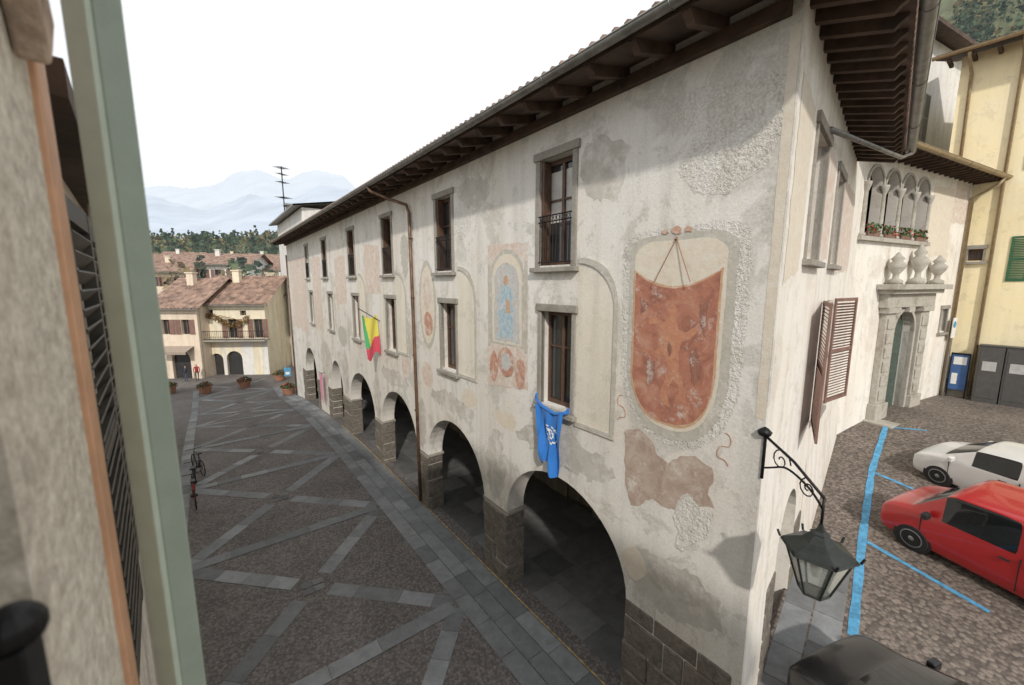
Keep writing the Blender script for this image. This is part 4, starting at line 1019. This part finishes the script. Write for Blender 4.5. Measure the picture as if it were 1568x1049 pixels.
van=[(2.00,.32,.70,.76,.76,.62),(1.96,.22,.82,.90,.83,.70),(1.76,.2,.95,1.04,.85,.74),(1.42,.2,1.02,1.14,.85,.76),(1.36,.2,1.03,1.18,.85,.76),(.80,.2,1.08,1.72,.85,.73),(.70,.2,1.08,1.78,.85,.735),(.60,.2,1.08,1.80,.85,.74),(-.36,.2,1.10,1.86,.85,.76),(-.46,.2,1.10,1.87,.85,.765),(-1.4,.2,1.10,1.88,.85,.775),(-1.88,.22,1.10,1.86,.85,.77),(-1.98,.26,1.08,1.80,.835,.755),(-2.0,.32,1.04,1.72,.81,.73)]
car("red_van",van,[5,6,7],[4],[],carpaint("red_paint",(.47,.016,.018)),(1.28,-1.25),.32,(10.60,7.85),H,.98,.85,dict(mx=1.0,mz=1.06,handles=(-.28,-.85),hz=.90,hl=(1.92,.76,.68),tz=.95,seams=(1.15,-.42,-.60),sz=1.06,rail=1))
hat=[(1.93,.30,.60,.64,.70,.56),(1.89,.2,.72,.77,.81,.68),(1.68,.18,.84,.91,.85,.72),(1.26,.17,.93,1.02,.85,.74),(1.18,.17,.94,1.06,.85,.74),(.52,.17,.98,1.44,.85,.66),(.42,.17,.98,1.48,.85,.665),(-.40,.17,1.00,1.55,.85,.68),(-.48,.17,1.00,1.55,.85,.68),(-1.25,.17,1.02,1.53,.85,.67),(-1.50,.17,1.03,1.49,.85,.65),(-1.85,.2,1.03,1.12,.83,.66),(-1.93,.26,.90,.98,.80,.62),(-1.95,.32,.7,.76,.76,.56)]
hd=dict(mx=.90,mz=.98,handles=(-.2,-1.0),hz=.84,hl=(1.85,.75,.60),tz=.78,seams=(1.0,-.44,-1.2),sz=.95,mp=1)
car("white_car",hat,[5,6,8],[4],[10],carpaint("white_car_paint",(.70,.70,.68)),(1.22,-1.2),.31,(13.35,10.15),H,.93,.85,hd)
car("black_car",hat,[5,6,8],[4],[10],carpaint("black_paint",(.008,.008,.010),.35),(1.22,-1.2),.31,(5.95,4.36),H,1,.85,hd)
# ------------------------------------------------------------------ planters
leafp=plain("planter_leaves",(.05,.09,.03),.8,var=.5,vs=5); redp=plain("planter_flowers",(.45,.06,.05),.8); potm=plain("terracotta",(.34,.17,.11),.8)
for (x_,y_) in ((-25.59,29.4),(-22.91,29.4),(-21.0,31.0),(-19.6,33.4),(-16.46,29.0),(-18.2,34.2)):
    X_,Y_=x_*1.2,y_*1.2; z=gz(X_,Y_); mb=MB(); mb.lathe((X_,Y_,z),[(.38,0),(.42,.05),(.52,.5),(.58,.52),(.58,.6),(.5,.6)],16); o1=mb.obj("pot",potm)
    l=MB(); f_=MB()
    for i in range(260):
        r=.6*math.sqrt(R()); a=U(0,6.28); leaf(f_ if i%5==0 else l,Vector((X_+r*math.cos(a),Y_+r*math.sin(a),z+.55+U(0,.6)*(1-r*.9))),.07)
    group("potted_plant",[o1,l.obj("leaves",leafp,recalc=False),f_.obj("flowers",redp,recalc=False)])
x=MB(); X_,Y_=-20.6,36.4; z=gz(X_,Y_); x.tube([(X_,Y_,z),(X_,Y_,z+2.1)],.04,8); o1=x.obj("pole",M['gutter']); x=MB(); x.box(Fr((X_,Y_),(.9,.3),(.3,-.9)),-.28,.28,.05,.08,z+1.3,z+2.1); o2=x.obj("panel",M['blue']); x=MB(); x.box(Fr((X_,Y_),(.9,.3),(.3,-.9)),-.17,.17,.082,.09,z+1.45,z+1.7); o3=x.obj("marking",M['white']); group("blue_road_sign",[o1,o2,o3])
def bicycle(loc,ang,col):
    t=MB(); f_=MB(); b=MB()
    for x in (-.52,.52):
        t.tube([(x+.33*math.cos(6.2832*k/24),0,.34+.33*math.sin(6.2832*k/24)) for k in range(25)],.02,6,caps=False)
        for k in range(12): a=6.2832*k/12; b.tube([(x,0,.34),(x+.32*math.cos(a),0,.34+.32*math.sin(a))],.003,3)
    A=(-.52,0,.34);B=(-.08,0,.30);Cc=(-.22,0,.82);D=(.36,0,.78);E_=(.38,0,.66);G=(.52,0,.34)
    for p,q in ((A,B),(A,Cc),(B,Cc),(Cc,D),(B,E_),(D,G)): f_.tube([p,q],.017,6)
    b.tube([D,(.33,0,.98)],.013,6); b.tube([(.33,-.28,1.0),(.36,-.1,.98),(.36,.1,.98),(.33,.28,1.0)],.013,6); b.tube([Cc,(-.25,0,.92)],.013,6); b.box(ID,-.38,-.12,-.07,.07,.92,.97); b.tube([(-.08,-.1,.30),(-.08,.1,.30)],.05,8)
    group("bicycle",[t.obj("tyres",rubber),f_.obj("frame",plain("bike_paint",col,.4)),b.obj("fittings",M['iron'])],(loc[0],loc[1],gz(*loc)),ang)
bicycle((-11.75,14.0),2.3,(.5,.02,.02)); bicycle((-12.6,15.1),2.2,(.03,.03,.035)); bicycle((-13.6,16.6),2.5,(.05,.06,.1))
def person(loc,ang,top,leg,h=1.72,stride=.18):
    J_={'pel':(0,0,.95),'chest':(0,0,1.25),'sh':(0,0,1.42),'neck':(0,0,1.50),'head':(0,.01,1.58),'headt':(0,.0,1.70),
       'lh':(.10,0,.90),'lk':(.11,stride*.6,.50),'lf':(.11,stride,.07),'lt':(.12,stride+.16,.03),'rh':(-.10,0,.90),'rk':(-.11,-stride*.1,.49),'rf':(-.11,-stride,.08),'rt':(-.12,-stride+.16,.03),
       'ls':(.19,0,1.40),'le':(.24,-.06,1.12),'lw':(.23,.06,.88),'lhd':(.22,.10,.79),'rs':(-.19,0,1.40),'re':(-.24,.04,1.12),'rw':(-.23,.16,.92),'rhd':(-.22,.2,.84)}
    rad={'pel':.15,'chest':.155,'sh':.13,'neck':.055,'head':.085,'headt':.085,'lh':.09,'lk':.06,'lf':.045,'lt':.035,'rh':.09,'rk':.06,'rf':.045,'rt':.035,'ls':.065,'le':.045,'lw':.035,'lhd':.035,'rs':.065,'re':.045,'rw':.035,'rhd':.035}
    ed=[('pel','chest'),('chest','sh'),('sh','neck'),('neck','head'),('head','headt'),('pel','lh'),('lh','lk'),('lk','lf'),('lf','lt'),('pel','rh'),('rh','rk'),('rk','rf'),('rf','rt'),('sh','ls'),('ls','le'),('le','lw'),('lw','lhd'),('sh','rs'),('rs','re'),('re','rw'),('rw','rhd')]
    ks=list(J_); me=bpy.data.meshes.new("body"); me.from_pydata([J_[k] for k in ks],[(ks.index(a),ks.index(b)) for a,b in ed],[])
    o=bpy.data.objects.new("person",me); COL.objects.link(o); o.modifiers.new("skin","SKIN"); sv=me.skin_vertices[0].data
    for i,k in enumerate(ks): sv[i].radius=(rad[k],rad[k]*.8); sv[i].use_root=(k=='pel')
    s=o.modifiers.new("sub","SUBSURF"); s.levels=s.render_levels=2
    m,nt,b=newmat("clothes"); tc=N(nt,"ShaderNodeTexCoord"); sp_=N(nt,"ShaderNodeSeparateXYZ"); nt.links.new(tc.outputs["Object"],sp_.inputs[0])
    c=mix(nt,ramp(nt,sp_.outputs[2],.90,.92),leg,top); c=mix(nt,ramp(nt,sp_.outputs[2],1.49,1.50),c,(.45,.28,.2)); c=mix(nt,ramp(nt,sp_.outputs[2],1.66,1.68),c,(.05,.03,.02)); nt.links.new(c,b.inputs["Base Color"]); b.inputs["Roughness"].default_value=.85
    me.materials.append(m); o.location=(loc[0],loc[1],gz(*loc)); o.rotation_euler=(0,0,ang); o.scale=(h/1.76,)*3
person((-31.8,40.0),.8,(.30,.03,.03),(.03,.03,.05)); person((-32.6,39.6),2.2,(.05,.05,.07),(.06,.07,.12),1.65,.1)
# ------------------------------------------------------------------ world, sun, camera
el=math.radians(35); sx,sy=.10,-.995
w=bpy.data.worlds.new("World"); sc.world=w; w.use_nodes=True; nt=w.node_tree; bg=nt.nodes["Background"]
sky=nt.nodes.new("ShaderNodeTexSky"); sky.sky_type='NISHITA'; sky.sun_disc=False; sky.sun_elevation=el; sky.sun_rotation=math.atan2(sx,sy); sky.dust_density=3; sky.air_density=1.2
tc=nt.nodes.new("ShaderNodeTexCoord")
nz=nt.nodes.new("ShaderNodeTexNoise"); nz.inputs["Scale"].default_value=1.6; nz.inputs["Detail"].default_value=4; nt.links.new(tc.outputs["Generated"],nz.inputs["Vector"])
mr=nt.nodes.new("ShaderNodeMapRange"); mr.inputs[1].default_value=.25; mr.inputs[2].default_value=.6; mr.inputs[3].default_value=.80; mr.inputs[4].default_value=.97; nt.links.new(nz.outputs["Fac"],mr.inputs[0])
mx=nt.nodes.new("ShaderNodeMix"); mx.data_type='RGBA'; nt.links.new(mr.outputs[0],mx.inputs[0]); nt.links.new(sky.outputs[0],mx.inputs[6]); mx.inputs[7].default_value=(10.8,11.0,11.3,1)
nt.links.new(mx.outputs[2],bg.inputs[0]); bg.inputs[1].default_value=.1
sl=bpy.data.lights.new("sun","SUN"); sl.energy=2.6; sl.angle=math.radians(2.0); sl.color=(1,.94,.86)
so=bpy.data.objects.new("sun",sl); COL.objects.link(so)
so.rotation_euler=Vector((sx*math.cos(el),sy*math.cos(el),math.sin(el))).to_track_quat('Z','Y').to_euler()
cd=bpy.data.cameras.new("camera"); co=bpy.data.objects.new("camera",cd); COL.objects.link(co)
co.location=(0,0,8); co.rotation_euler=(math.radians(90-8.26),0,0); cd.sensor_width=36; cd.lens=620/1568*36; cd.clip_start=.02; cd.clip_end=12000
cd.dof.use_dof=True; cd.dof.focus_distance=11; cd.dof.aperture_fstop=2.0
sc.camera=co
sc.view_settings.view_transform='Standard'; sc.view_settings.look='None'; sc.view_settings.exposure=0
